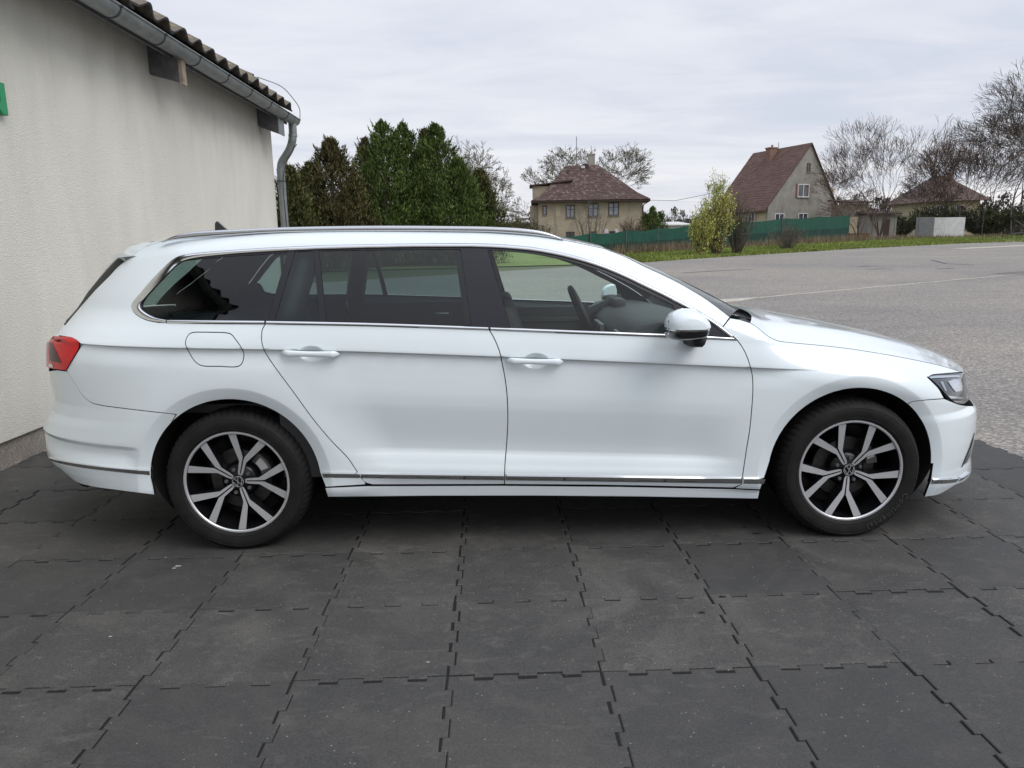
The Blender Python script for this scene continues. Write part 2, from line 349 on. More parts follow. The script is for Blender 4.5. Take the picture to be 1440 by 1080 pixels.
m['wood'] = simple('weathered_board', (.27, .225, .175), .85, var=.3, vs=14)
m['green_sign'] = simple('green_sign_letter', (.01, .27, .10), .4)
def wallmat(name, c, k=.7, sc_=1.2, stain=(.12, .11, .10)):
    t = NT(name); a = t.noise(sc_, 6, .65, .6); b = t.noise(9, 5, .7)
    x = t.ramp(a, [(.3, tuple(v*k for v in c)), (.7, c)]); x = t.mix(.3, x, t.ramp(b, [(.3, tuple(v*.6 for v in c)), (.7, tuple(v*1.25 for v in c))]))
    s_ = t.noise(.8, 4, .6, 1., stretch=(1, 1, .3)); x = t.mix(t.ramp(s_, [(.55, 0.), (.75, .5)]), x, stain); t.col(x); t.rough(.95); return t.m
m['ochre'] = wallmat('ochre_render', (.42, .355, .265), .75); m['greyrender'] = wallmat('bare_grey_render', (.37, .35, .315), .5, 1.1, (.09, .088, .08))
m['cream'] = wallmat('cream_render', (.50, .43, .30), .8)
def roofmat(name, c1, c2, c3, sc_=3):
    t = NT(name); a = t.noise(sc_, 5, .7); gi = t.n('ObjectInfo'); geo = t.n('NewGeometry')
    x = t.ramp(geo.outputs['Random Per Island'], [(0, c1), (.7, c2), (1, c3)]); x = t.mix(.5, x, t.ramp(a, [(.35, c1), (.6, c2), (.75, c3)])); t.col(x); t.rough(.85); return t.m
m['roof1'] = roofmat('mossy_red_slates', (.055, .035, .032), (.105, .062, .055), (.26, .22, .19))
m['roof2'] = roofmat('rusty_red_roof', (.095, .055, .045), (.135, .078, .064), (.17, .105, .088), .6)
m['roof3'] = roofmat('faded_red_roof', (.09, .058, .05), (.125, .08, .07), (.155, .11, .095), .8)
m['brick'] = simple('chimney_brick', (.22, .13, .10), .9, var=.4, vs=9)
m['whiteframe'] = simple('white_window_frame', (.75, .75, .74), .5)
m['brownframe'] = simple('brown_window_frame', (.06, .035, .025), .6)
m['pane'] = simple('window_pane', (.07, .08, .10), .08, coat=.6, var=.4, vs=1.5)
m['curtain'] = simple('pane_with_curtain', (.25, .27, .31), .25, coat=.4, var=.35, vs=2)
m['shutter'] = simple('red_brown_shutter', (.20, .08, .06), .8)
m['timber'] = simple('dark_eaves_timber', (.05, .032, .026), .8, var=.3)
t = NT('green_shade_net'); f = t.noise(3, 5, .6); c = t.ramp(f, [(.3, (.004, .050, .034)), (.7, (.009, .085, .058))]); t.col(c); t.rough(.8); m['net'] = t.m
t = NT('green_net_lower'); f = t.noise(2, 5, .6); c = t.ramp(f, [(.3, (.003, .026, .020)), (.7, (.006, .045, .034))]); t.col(c); t.rough(.8); m['net_low'] = t.m
m['post'] = simple('fence_post_steel', (.10, .10, .10), .6, var=.3)
m['sheet'] = simple('pale_panel', (.58, .58, .57), .7, var=.12, vs=2)
m['sheet_grey'] = simple('grey_panel', (.16, .165, .17), .7, var=.2, vs=3)
m['rust'] = simple('rusty_scrap', (.16, .085, .05), .9, var=.5, vs=9)
m['wire'] = simple('black_wire', (.05, .05, .055), .6)
m['hill'] = simple('distant_wooded_hill', (.075, .085, .10), 1, var=.25, vs=.03)
# ---------------------------------------------------------------- object helpers
def link(name, me, parent=None, kind=None, label=None, cat=None, group=None):
    o = bpy.data.objects.new(name, me); COL.objects.link(o)
    if parent is not None: o.parent = parent
    tag(o, label, cat, group, kind); return o
def tag(o, label=None, cat=None, group=None, kind=None):
    for k_, v_ in (('label', label), ('category', cat), ('group', group), ('kind', kind)):
        if v_: o[k_] = v_
    return o
def empty(name, loc=(0, 0, 0), rz=0., **kw):
    o = link(name, None, **kw); o.location = loc; o.rotation_euler = (0, 0, rz); o.empty_display_size = .1; return o
def mesh(name, V, F, mats, smooth=False, idx=None, normals=None):
    me = bpy.data.meshes.new(name); me.from_pydata([tuple(map(float, v)) for v in V], [], [tuple(int(i) for i in f) for f in F])
    for x in (mats if isinstance(mats, (list, tuple)) else [mats]): me.materials.append(m[x] if isinstance(x, str) else x)
    if idx is not None: me.polygons.foreach_set('material_index', idx)
    if smooth or normals is not None: me.polygons.foreach_set('use_smooth', [True]*len(me.polygons))
    me.update()
    if normals is not None: me.normals_split_custom_set_from_vertices([tuple(map(float, n)) for n in normals])
    return me
def obj(name, V, F, mats, parent=None, smooth=False, idx=None, normals=None, **kw):
    return link(name, mesh(name, V, F, mats, smooth, idx, normals), parent, **kw)
def copy_tree(o, parent=None):
    c = o.copy(); COL.objects.link(c); c.parent = parent
    for ch in list(o.children): copy_tree(ch, c)
    return c
class MB:
    """collects simple solids into one mesh"""
    def __init__(s): s.V, s.F, s.I = [], [], []
    def add(s, V, F, mi=0):
        n = len(s.V); s.V += [tuple(v) for v in V]; s.F += [tuple(i+n for i in f) for f in F]; s.I += [mi]*len(F); return s
    def box(s, x0, x1, y0, y1, z0, z1, mi=0, M=None):
        V = [(x, y, z) for z in (z0, z1) for y in (y0, y1) for x in (x0, x1)]
        if M is not None: V = [tuple(M @ Vector(v)) for v in V]
        return s.add(V, [(0, 2, 3, 1), (4, 5, 7, 6), (0, 1, 5, 4), (2, 6, 7, 3), (0, 4, 6, 2), (1, 3, 7, 5)], mi)
    def tube(s, pts, r, n=8, mi=0, cap=True, squash=None):
        P = [Vector(p) for p in pts]; R = r if isinstance(r, (list, tuple)) else [r]*len(P); V = []; up = None
        for i, p in enumerate(P):
            d = (P[min(i+1, len(P)-1)]-P[max(i-1, 0)]).normalized()
            if up is None: up = d.orthogonal().normalized()
            up = (up-d*up.dot(d)).normalized(); sd = d.cross(up)
            for k in range(n):
                a = 2*math.pi*k/n; V.append(p+(up*math.cos(a)+sd*math.sin(a))*R[i])
        F = [(i*n+k, i*n+(k+1) % n, (i+1)*n+(k+1) % n, (i+1)*n+k) for i in range(len(P)-1) for k in range(n)]
        if cap: F += [tuple(range(n))[::-1], tuple((len(P)-1)*n+k for k in range(n))]
        return s.add(V, F, mi)
    def prism(s, poly, a, b, axis='y', mi=0):
        """polygon (list of 2D) extruded from a to b along an axis"""
        def p3(q, t): return (q[0], t, q[1]) if axis == 'y' else ((t, q[0], q[1]) if axis == 'x' else (q[0], q[1], t))
        n = len(poly); V = [p3(q, a) for q in poly]+[p3(q, b) for q in poly]
        F = [tuple(range(n)), tuple(range(2*n-1, n-1, -1))]+[(k, n+k, n+(k+1) % n, (k+1) % n) for k in range(n)]
        return s.add(V, F, mi)
    def lathe(s, prof, n=64, mi=0, c=(0, 0, 0), close=False):
        """profile of (r, y) turned about the y axis"""
        V = [(c[0]+r*math.cos(2*math.pi*k/n), c[1]+y, c[2]+r*math.sin(2*math.pi*k/n)) for (r, y) in prof for k in range(n)]
        F = [(i*n+k, i*n+(k+1) % n, (i+1)*n+(k+1) % n, (i+1)*n+k) for i in range(len(prof)-1) for k in range(n)]
        return s.add(V, F, mi)
    def build(s, name, mats, parent=None, smooth=False, **kw):
        o = obj(name, s.V, s.F, mats, parent, smooth, s.I if isinstance(mats, (list, tuple)) else None, **kw)
        bm = bmesh.new(); bm.from_mesh(o.data); bmesh.ops.recalc_face_normals(bm, faces=bm.faces); bm.to_mesh(o.data); bm.free(); return o
def auto_smooth(o, deg=35):
    me = o.data; me.polygons.foreach_set('use_smooth', [True]*len(me.polygons)); me.set_sharp_from_angle(angle=math.radians(deg)); return o
def bevel(o, w=.01, seg=2, lim=40):
    bm = bmesh.new(); bm.from_mesh(o.data)
    es = [e for e in bm.edges if len(e.link_faces) == 2 and e.calc_face_angle() > math.radians(lim)]
    bmesh.ops.bevel(bm, geom=es, offset=w, segments=seg, affect='EDGES', profile=.6); bm.to_mesh(o.data); bm.free(); return auto_smooth(o)
def area(P): return .5*np.sum(P[:, 0]*np.roll(P[:, 1], -1)-np.roll(P[:, 0], -1)*P[:, 1])
def inset(P, g):
    if area(P) < 0: P = P[::-1]
    e = np.roll(P, -1, 0)-P; e /= np.maximum(1e-9, np.hypot(e[:, 0], e[:, 1]))[:, None]; n = np.stack([-e[:, 1], e[:, 0]], 1)
    a, b = np.roll(n, 1, 0), n; mm = a+b; l = np.maximum(.35, (mm*b).sum(1))[:, None]
    cen = (np.abs(P[:, 0]-UMAX) < 1e-3) | (np.abs(P[:, 0]-UMIN) < 1e-3)
    Q = P+mm/l*g; Q[cen, 0] = P[cen, 0]; return Q
# ================================================================ GROUND
rnd = random.Random(7)
def tz(x, y):
    """height of the land: the lot rises gently away from the camera"""
    return .02*max(0., y-2.) if y < 75 else .02*73
def ground(px, py):
    d = ray(px, py); t_ = 1.
    while t_ < 400:
        P = CAM+d*t_
        if P[2] < tz(P[0], P[1]): return P
        t_ += .05 if t_ < 120 else .3
    return P
def strip_mesh(xs, ys, dz=0.):
    V = [(x, y, tz(x, y)+dz) for y in ys for x in xs]; n = len(xs)
    return V, [(j*n+i, j*n+i+1, (j+1)*n+i+1, (j+1)*n+i) for j in range(len(ys)-1) for i in range(n-1)]
V, F = strip_mesh([-900, -300, -100, -40, 0, 40, 100, 300, 900], [-60, 2, 10, 30, 60, 75, 150, 400, 1400], -.03)
obj('ground', V, F, 'field', kind='structure')
# grass edge of the lot, traced on the photograph
gedge = [ground(*p)[:2] for p in [(880, 370.5), (915, 368.3), (960, 365), (1000, 362.5), (1060, 358.5), (1120, 355), (1200, 350), (1280, 346), (1360, 342), (1440, 338.5)]]
g0, g1 = gedge[0], gedge[-1]
ext = [g0+(g0-gedge[1])*k for k in (12, 5, 2)]; ext2 = [g1+(g1-gedge[-2])*k for k in (1, 4)]
gline = np.array(ext+gedge+ext2)
near_line = [(-60, -40), (120, -40)]
V = [(x, y, tz(x, y)) for x, y in gline]+[(x, 2, 0) for x in (-60, 120)]+[(-60, -40, 0), (120, -40, 0)]
# asphalt: a strip mesh between the car park and the grass edge
n = len(gline); V = []; 
for fr_ in (0., .25, .5, .75, 1.):
    for x, y in gline: yy = 2+(y-2)*fr_; xx = x if fr_ == 1 else x*(1-.0)+0; V.append((xx, yy, tz(xx, yy)+.002))
F = [(j*n+i, j*n+i+1, (j+1)*n+i+1, (j+1)*n+i) for j in range(4) for i in range(n-1)]
k = len(V); xa, xb = gline[0][0], gline[-1][0]
V += [(xa, -40, .002), (xb, -40, .002)]; F += [tuple([k, k+1]+list(range(n-1, -1, -1)))]
obj('asphalt_lot', V, F, 'asphalt', kind='structure')
def ground_strip(name, px, w, mat, dz, kind='structure'):
    P = [ground(*p) for p in px]; V = []
    for i, p in enumerate(P):
        d = P[min(i+1, len(P)-1)]-P[max(i-1, 0)]; q = np.array([-d[1], d[0]])/np.hypot(d[0], d[1])
        ww = w[i] if isinstance(w, list) else w; ww = ww*(1+.25*math.sin(i*2.7))
        for s_ in (1, -1): x, y = p[0]+q[0]*ww*s_, p[1]+q[1]*ww*s_; V.append((x, y, tz(x, y)+dz))
    return obj(name, V, [(2*i, 2*i+1, 2*i+3, 2*i+2) for i in range(len(P)-1)], mat, kind=kind)
ground_strip('pale_joint', [(1008+i*18, 424.2-i*1.63+(.25*math.sin(i*1.9))) for i in range(25)], [.055-.0005*i+(.16 if i < 3 else 0) for i in range(25)], 'seam', .006)
ground_strip('asphalt_patch', [(1412, 386), (1440, 383.5), (1480, 381)], .35, 'patch', .006)
for px in ([(1205, 375.5), (1225, 374.2), (1240, 374.8)], [(1220, 379), (1240, 378.2), (1256, 378.8)], [(1318, 378.5), (1342, 377.2)], [(960, 384), (1010, 381), (1060, 379)], [(1310, 366), (1330, 371), (1370, 373)]):
    ground_strip('tar_crack', px, .05, 'crack', .007)
ground_strip('concrete_apron', [(1348, 349.7), (1380, 348.2), (1410, 346.8), (1440, 345.4), (1480, 344)], .45, 'seam', .007)
# grass verge: soil sheet plus blades
fence_px = [(800, 362), (860, 359), (920, 355.5), (975, 352.5), (1040, 347.5), (1100, 344), (1195, 338.5)]
back = [ground(x, y)[:2] for x, y in [(880, 352), (915, 351), (960, 350), (1000, 349), (1060, 345), (1120, 342), (1200, 337.5), (1280, 335), (1360, 333), (1440, 331)]]
V = []
for (a, b_) in zip(gedge, back):
    d = (b_-a)/np.hypot(*(b_-a))
    for s_ in (-.0, .5, 1.6): p = a+(b_-a)*s_; V.append((p[0], p[1], tz(*p)+.012))
n3 = 3; e0 = [(p[0]-60*1.0, p[1]-12, tz(p[0], p[1]-12)+.01) for p in V[:3]]
F = [(i*3+j, (i+1)*3+j, (i+1)*3+j+1, i*3+j+1) for i in range(len(gedge)-1) for j in range(2)]
k = len(V); V += [(x, y, tz(x, y)+.011) for x, y, z in e0]; F += [(k+j, j, j+1, k+j+1) for j in range(2)]
vs = obj('grass_verge', V, F, 'soil', kind='structure')
if sum(f.normal.z for f in vs.data.polygons) < 0: vs.data.flip_normals()
V = []; F = []
for i in range(len(gedge)-1):
    a, b_, c, d = gedge[i], gedge[i+1], back[i+1], back[i]
    ar = np.hypot(*(b_-a))*np.hypot(*(d-a)); cnt = int(min(9000, 4200+ar*12))
    for _ in range(cnt):
        u, v = rnd.random(), rnd.random()**1.3*1.15-.012; p = (a*(1-u)+b_*u)*(1-v)+(d*(1-u)+c*u)*v
        h = rnd.uniform(.05, .14)*(1+.9*(rnd.random() < .06)); an = rnd.random()*6.28; w_ = rnd.uniform(.012, .03)+.0006*p[1]; z = tz(*p)+.008; k = len(V)
        V += [(p[0]-w_*math.cos(an), p[1]-w_*math.sin(an), z), (p[0]+w_*math.cos(an), p[1]+w_*math.sin(an), z), (p[0]+rnd.uniform(-.05, .05), p[1]+rnd.uniform(-.05, .05), z+h)]; F.append((k, k+1, k+2))
obj('grass', V, F, 'grass', kind='stuff')
# ================================================================ RUBBER MATS
s_t, ang_t = .49325, .0135
sub = obj('rubber_mat_floor', [(-2.6, -4.3, .004), (4.46, -4.2, .004), (4.40, 1.46, .004), (-2.6, 1.37, .004)], [(0, 1, 2, 3)], 'void', kind='structure')
def tooth_edge(L, n_, dpt, sl, ph):
    """points along one interlocking side (x from 0 to L), offset alternating +-dpt with dovetail slant"""
    P = []; w_ = L/n_
    for k in range(n_):
        o_ = dpt if (k+ph) % 2 == 0 else -dpt; g = .005 if (k+ph) % 2 == 0 else -.005
        P += [(k*w_+(0 if k == 0 else -g), o_), ((k+1)*w_+(0 if k == n_-1 else g), o_)]
    return P
def tile_mesh(seed):
    r_ = random.Random(seed); L = s_t; n_ = 7; dp = .0105; gx = .0022; H = .022
    A = tooth_edge(L, n_, dp, 0, 0)
    bot = [(x, y) for x, y in A]; top = [(x, L+y) for x, y in A]
    B = tooth_edge(L, n_, dp, 0, 1)
    lef = [(y, x) for x, y in B]; rig = [(L+y, x) for x, y in B]
    # shrink: teeth pointing outwards stop short on the long faces, which leaves the dark slots
    def pull(P, ax, sg):
        out = []
        for q in P:
            q = list(q); base = round(q[ax]/L)*L; low = q[ax] < base
            q[ax] += sg*((.0056 if ax == 1 else .0038) if low else (.0012 if ax == 1 else .0018))*(.8+.5*r_.random()); out.append(tuple(q))
        return out
    bot, top, lef, rig = pull(bot, 1, 1), pull(top, 1, -1), pull(lef, 0, 1), pull(rig, 0, -1)
    c = [lambda: 0]
    poly = bot[1:-1]+[(rig[0][0], bot[-1][1])]+rig[1:-1]+[(rig[-1][0], top[-1][1])]+top[1:-1][::-1]+[(lef[-1][0], top[0][1])]+lef[1:-1][::-1]+[(lef[0][0], bot[0][1])]
    b = .0032; n = len(poly); P = np.array(poly); Q = inset(P.copy(), b) if area(P) > 0 else inset(P[::-1].copy(), b)
    P = P if area(P) > 0 else P[::-1]
    V = [(x, y, 0) for x, y in P]+[(x, y, H-.0022) for x, y in P]+[(x, y, H) for x, y in Q]
    F = [tuple(range(2*n, 3*n))]+[(i, (i+1) % n, n+(i+1) % n, n+i) for i in range(n)]+[(n+i, n+(i+1) % n, 2*n+(i+1) % n, 2*n+i) for i in range(n)]
    return mesh('mat_tile', V, F, 'mat')
tms = [tile_mesh(i) for i in range(4)]
ZT = -.022
ca, sa = math.cos(ang_t), math.sin(ang_t)
for j in range(-5, 7):
    for i in range(-7, 7):
        x, y = 1.025+i*s_t*ca-j*s_t*sa, -1.9336+i*s_t*sa+j*s_t*ca
        if x < -2.15 and y > -3: pass
        o = link('mat_tile', tms[rnd.randrange(4)], sub); o.location = (x+rnd.gauss(0, .0008), y+rnd.gauss(0, .0012), rnd.gauss(0, .0010)-.0135)
        o.rotation_euler = (rnd.gauss(0, .0022), rnd.gauss(0, .0018), ang_t+rnd.gauss(0, .0016))
for o in sub.children: o.location.z += .0
for px, py, r, mt in ((773, 788, .020, 'void'), (1064, 750, .017, 'void'), (1047, 741, .010, 'void'), (1015, 839, .014, 'void'), (107, 882, .008, 'void'), (250, 796, .012, 'seam'), (245, 799, .009, 'seam'), (233, 784, .005, 'seam'), (155, 895, .006, 'seam'), (602, 931, .006, 'seam'), (987, 861, .010, 'void')):
    P = at_z(px, py, .0105); k = 11; V = [(P[0]+r*rnd.uniform(.7, 1.2)*math.cos(6.283*i/k)*1.2, P[1]+r*rnd.uniform(.6, 1.1)*math.sin(6.283*i/k)*.7, .0108) for i in range(k)]
    obj('stain', V, [tuple(range(k))], mt, sub, kind='stuff')
# ================================================================ BUILDING ON THE LEFT
wd_ = ray(697, 344); wd_[2] = 0; wd_ /= np.linalg.norm(wd_); wn = np.array([wd_[1], -wd_[0], 0]); wA = at_z(40, 648, 0)
MW = Matrix(((wn[0], wd_[0], 0, wA[0]), (wn[1], wd_[1], 0, wA[1]), (0, 0, 1, 0), (0, 0, 0, 1)))  # local x: out of the wall, y: along it
bld = empty('low_building', label='low building with rough cream stucco wall at the left edge behind the car', cat='building'); bld.matrix_world = MW
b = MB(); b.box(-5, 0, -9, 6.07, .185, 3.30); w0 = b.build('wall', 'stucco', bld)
b = MB(); b.box(-4.97, -.022, -8.97, 6.04, -.1, .187); b.build('plinth', 'plinth', bld)
b = MB()
for k in range(40):   # crumbled mortar along the foot of the plinth
    y = rnd.uniform(-1, 5); b.box(-.03, rnd.uniform(-.012, .012), y, y+rnd.uniform(.03, .16), -.01, rnd.uniform(.005, .02))
b.build('mortar_crumbs', 'plinth', bld, kind='stuff')
b = MB(); b.prism([(-.1, 3.335), (.225, 3.20), (.225, 3.23), (-.1, 3.365)], -9, 6.15, 'y'); b.box(.195, .212, -9, 6.15, 3.075, 3.205); b.build('soffit_board', 'boxing', bld)
for y0, y1, nm in ((2.41, 2.47, 'a'), (5.50, 5.72, 'b')):
    b = MB(); pl = [(-.0, 2.94), (.0, 3.28), (.27, 3.17), (.265, 2.868)] if nm == 'a' else [(0, 2.962), (0, 3.28), (.27, 3.17), (.262, 2.866)]; b.prism(pl, y0, y1, 'y')
    V_ = [(q[0], q[1], q[2]) for q in b.V]; o = b.build('beam_casing', 'boxing', bld)
    b = MB(); b.box(.268, .300, y0-.006, y1+.02, 2.848, 3.12) if nm == 'a' else b.box(.264, .276, y0-.005, y1+.04, 2.86, 3.12); b.build('casing_board', 'wood' if nm == 'a' else 'zinc', bld)
# gutter with joint bands
gb = MB(); R_ = .080; gx_, gz_ = .300, 3.145
def halfround(R0, y0, y1, t_=.003, a0=180, a1=360, n_=12):
    A_ = np.radians(np.linspace(a0, a1, n_)); V = [(gx_+R0*math.cos(a), y, gz_+R0*math.sin(a)) for y in (y0, y1) for a in A_]+[(gx_+(R0-t_)*math.cos(a), y, gz_+(R0-t_)*math.sin(a)) for y in (y0, y1) for a in A_]
    F = [(k, k+1, n_+k+1, n_+k) for k in range(n_-1)]+[(2*n_+k, 3*n_+k, 3*n_+k+1, 2*n_+k+1) for k in range(n_-1)]+[(0, n_, 3*n_, 2*n_), (n_-1, 2*n_+n_-1, 3*n_+n_-1, 2*n_-1)]+[(k, 2*n_+k, 2*n_+k+1, k+1) for k in range(n_-1)]
    return V, F
gb.add(*halfround(R_, -9, 6.24)); gb.tube([(gx_+R_+.004, -9, gz_+.004), (gx_+R_+.004, 6.24, gz_+.004)], .0085, 8)
gut = empty('gutter', label='grey zinc half-round gutter running along the eaves of the low building', cat='gutter'); gut.matrix_world = MW
g_ = gb.build('trough', 'zinc', gut); auto_smooth(g_, 50)
for k in range(14):
    y = 5.62-.742*k; b = MB(); b.add(*halfround(R_+.005, y, y+.022, .005)); b.tube([(gx_+R_+.006, y-.002, gz_), (gx_+R_+.006, y+.024, gz_)], .012, 8); auto_smooth(b.build('gutter_hook', 'zinc_dark', gut), 50)
b = MB(); b.add([(gx_+R_*math.cos(a), 6.241, gz_+R_*math.sin(a)) for a in np.radians(np.linspace(180, 360, 12))], [tuple(range(12))]); b.build('end_cap', 'zinc', gut)
# downpipe: outlet, swan neck and straight run
pipe = empty('downpipe', label='grey metal downpipe with swan neck at the far corner of the stucco wall', cat='downpipe'); pipe.matrix_world = MW
pts = [(gx_, 6.1, 3.10), (gx_, 6.1, 3.0), (gx_-.005, 6.1, 2.92), (gx_-.02, 6.1, 2.84), (gx_-.07, 6.12, 2.73), (gx_-.14, 6.14, 2.64), (gx_-.20, 6.15, 2.56), (gx_-.22, 6.15, 2.47), (gx_-.22, 6.15, 2.2)]
pp = _cr(np.array(pts), 5)
b = MB(); b.tube([tuple(p) for p in pp], .056, 16); auto_smooth(b.build('swan_neck', 'zinc', pipe), 40)
b = MB(); b.tube([(gx_-.22, 6.15, 2.25), (gx_-.22, 6.15, .1)], .054, 16); auto_smooth(b.build('pipe', 'zinc', pipe), 40)
for p, q in (((gx_-.004, 6.1, 2.935), (gx_-.004, 6.1, 2.905)), ((gx_-.22, 6.15, 2.47), (gx_-.22, 6.15, 2.44))): b = MB(); b.tube([p, q], .062, 16); auto_smooth(b.build('collar', 'zinc', pipe), 40)
b = MB(); b.tube([(gx_-.22, 6.15, 2.31), (gx_-.22, 6.15, 2.29)], .062, 16); b.tube([(gx_-.22, 6.12, 2.30), (-.05, 6.0, 2.30)], .008, 6); b.build('pipe_bracket', 'zinc_dark', pipe)
# roof tiles
roofE = empty('roof_tile_covering', label='weathered wavy roof tiles above the gutter of the low building', cat='roof'); roofE.matrix_world = MW
pit = math.radians(24); tp = .350
def wave_tile(L=.42, W_=.362):
    V = []; nx, ny = 2, 13
    for s_ in (0, 1):
        for i in range(nx):
            for k in range(ny):
                u = k/(ny-1); h = .078*(.5+.5*math.cos(2*math.pi*(u-.42)))**1.15; V.append((-i*L, (u-.5)*W_, h+(.0 if s_ == 0 else -.020)))
    F = [(k, k+1, ny+k+1, ny+k) for k in range(ny-1)]; o_ = nx*ny
    F += [(o_+k, o_+ny+k, o_+ny+k+1, o_+k+1) for k in range(ny-1)]
    F2 = [(k, o_+k, o_+k+1, k+1) for k in range(ny-1)]+[(0, ny, o_+ny, o_), (ny-1, o_+ny-1, o_+2*ny-1, 2*ny-1)]
    return mesh('roof_tile', V, F+F2, ['tile', 'tile_end'], True, idx=[0]*len(F)+[1]*len(F2))
wt = wave_tile(); wt.set_sharp_from_angle(angle=math.radians(50))
for c_ in range(3):
    for k in range(42 if c_ == 0 else 26):
        o = link('roof_tile', wt, roofE); y = 6.0-tp*k+.04*c_
        if c_ and k == 0: y -= .0
        o.location = (.300-c_*.36*math.cos(pit)+rnd.gauss(0, .010), y, 3.275+c_*.36*math.sin(pit)+rnd.gauss(0, .006)); o.rotation_euler = (rnd.gauss(0, .02), pit+.04, rnd.gauss(0, .03))
b = MB(); b.box(-3.2, .12, -9, 5.9, -.03, -.0, 0, Matrix.Translation((.05, 0, 3.345)) @ Matrix.Rotation(pit, 4, 'Y')); b.build('roof_deck', 'timber', roofE)
o = link('ridge_end_tile', wt, roofE); o.location = (.02, 5.35, 3.50); o.rotation_euler = (.05, pit-.03, .1)
wire = [(gx_-.20, 5.3, 3.53), (gx_-.02, 5.75, 3.50), (gx_+.04, 6.0, 3.42), (gx_+.09, 6.2, 3.29), (gx_+.08, 6.22, 3.15)]
b = MB(); b.tube([tuple(p) for p in _cr(np.array(wire), 8)], .005, 6); b.tube([tuple(p) for p in _cr(np.array([(gx_+.05, 6.08, 2.80), (gx_-.06, 6.1, 2.66), (gx_-.17, 6.1, 2.4), (gx_-.18, 6.1, 1.6), (gx_-.18, 6.1, .2)]), 6)], .006, 6)
o = b.build('lightning_wire', 'wire', None, label='thin lightning conductor wire looping off the roof corner beside the downpipe', cat='wire'); o.matrix_world = MW
# green letter of the sign: N, standing off the wall
b = MB(); lx = .0
b.prism([(-.42, 2.21), (-.42, 2.56), (-.325, 2.56), (-.10, 2.34), (-.10, 2.56), (0, 2.56), (0, 2.21), (-.095, 2.21), (-.32, 2.43), (-.32, 2.21)], .01, .07, 'x')
V_ = [(v[0]*.6, .228+v[1]*.55, 2.216+(v[2]-2.21)*.56) for v in b.V]; b.V = V_
o = b.build('sign_letter', 'green_sign', None, label='green raised letter N cut by the left photo edge', cat='sign'); o.matrix_world = MW; bevel(o, .003, 1)
# ================================================================ VEGETATION
def leaf_mesh(name, pts, size, mat, up=.5, rng=rnd, aspect=2.2, parent=None, **kw):
    V = []; F = []
    for (p, d) in pts:
        s_ = size*rng.uniform(.6, 1.5); a = Vector((rng.gauss(0, 1), rng.gauss(0, 1), rng.gauss(0, 1))).normalized()
        d = (Vector(d)+a*.55).normalized(); q = d.cross(a).normalized(); k = len(V); p = Vector(p)
        V += [p-q*s_*.5, p+q*s_*.5, p+d*s_*aspect+q*s_*.12, p+d*s_*aspect-q*s_*.12]; F.append((k, k+1, k+2, k+3))
    return obj(name, V, F, mat, parent, **kw)
def conifer(px, pyt, R_, dist, mat, seed, label, dens_=1.0, lean=0, tips=((0, 1.),), R2=None):
    r_ = random.Random(seed); T = at_y(px, pyt, dist); x0 = T[0]; z0 = tz(x0, dist); H = T[2]-z0
    root = empty('conifer_tree', (x0, dist, z0), label=label, cat='conifer', group='cypress trees behind the low building')
    b = MB(); b.tube([(0, 0, 0), (0, 0, H*.5), (0, 0, H*.92)], [.16, .09, .02], 7); b.build('trunk', 'bark', root)
    pts = []
    # sprays: clumps attached round the stem, flame-shaped outline
    nc = int(400*dens_)
    for _ in range(nc):
        h = r_.random()**.85; prof = min(1., 1.12*(1-h)**.68+.02); rr = R_*prof*(1 if h > .12 else .9+h)
        a = r_.random()*6.283; rad = rr*math.sqrt(r_.uniform(.35, 1.0) if r_.random() < .72 else r_.uniform(0, .35)); cz_ = h*H
        rad *= 1+.16*math.sin(a*3+h*9+seed)+.10*math.sin(a*7-h*15)
        c_ = Vector((rad*math.cos(a), rad*math.sin(a), cz_)); out_ = Vector((math.cos(a)*.55, math.sin(a)*.55, .9)).normalized()
        cs = (.20+.15*r_.random())*(.22+.88*prof)
        for _k in range(46):
            g = Vector((r_.gauss(0, .5), r_.gauss(0, .5), r_.gauss(0, .75)))*cs
            pts.append((c_+g+out_*cs*.5*r_.random(), out_))
    for _k in range(int(60*dens_)):   # stray sprays that break the outline
        h = r_.uniform(.1, .97); a = r_.random()*6.283; rr = R_*min(1., 1.12*(1-h)**.68+.02)*r_.uniform(.95, 1.12); c_ = Vector((rr*math.cos(a), rr*math.sin(a), h*H)); o2 = Vector((math.cos(a)*.5, math.sin(a)*.5, 1)).normalized()
        for q_ in range(14): pts.append((c_+o2*.028*q_+Vector((r_.gauss(0, .02), r_.gauss(0, .02), 0)), o2))
    for _k in range(90):
        h = .93+.085*r_.random(); pts.append((Vector((r_.gauss(0, .05), r_.gauss(0, .05), h*H)), (0, 0, 1)))
    leaf_mesh('crown', pts, .040, mat, rng=r_, parent=root, aspect=2.4)
    return root
GN = 'cypress trees behind the low building'
conifer(407, 238, 1.0, 24, 'conifer_mix', 1, 'bronze cypress closest to the downpipe, shortest of the left group')
conifer(434, 232, 1.1, 26, 'conifer_mix', 2, 'low bronze-brown cypress just right of the downpipe')
conifer(464, 199, 1.7, 26, 'conifer_brown', 3, 'tall bronze-brown pointed cypress left of the green ones')
conifer(512, 198, 1.1, 31, 'conifer_brown', 4, 'brown topped cypress peeking out behind the first green one')
conifer(537, 174, 1.85, 28, 'conifer', 5, 'tallest dark green cypress with the highest single tip', 1.15)
conifer(566, 178, 1.6, 29, 'conifer', 6, 'dark green cypress with slender tip in the middle of the green clump', 1.1)
conifer(597, 186, 1.1, 31, 'conifer_mix', 7, 'olive-brown cypress squeezed between the green tips')
conifer(612, 179, 2.0, 29, 'conifer', 8, 'dark green cypress at the right of the clump, broad sloping side', 1.15)
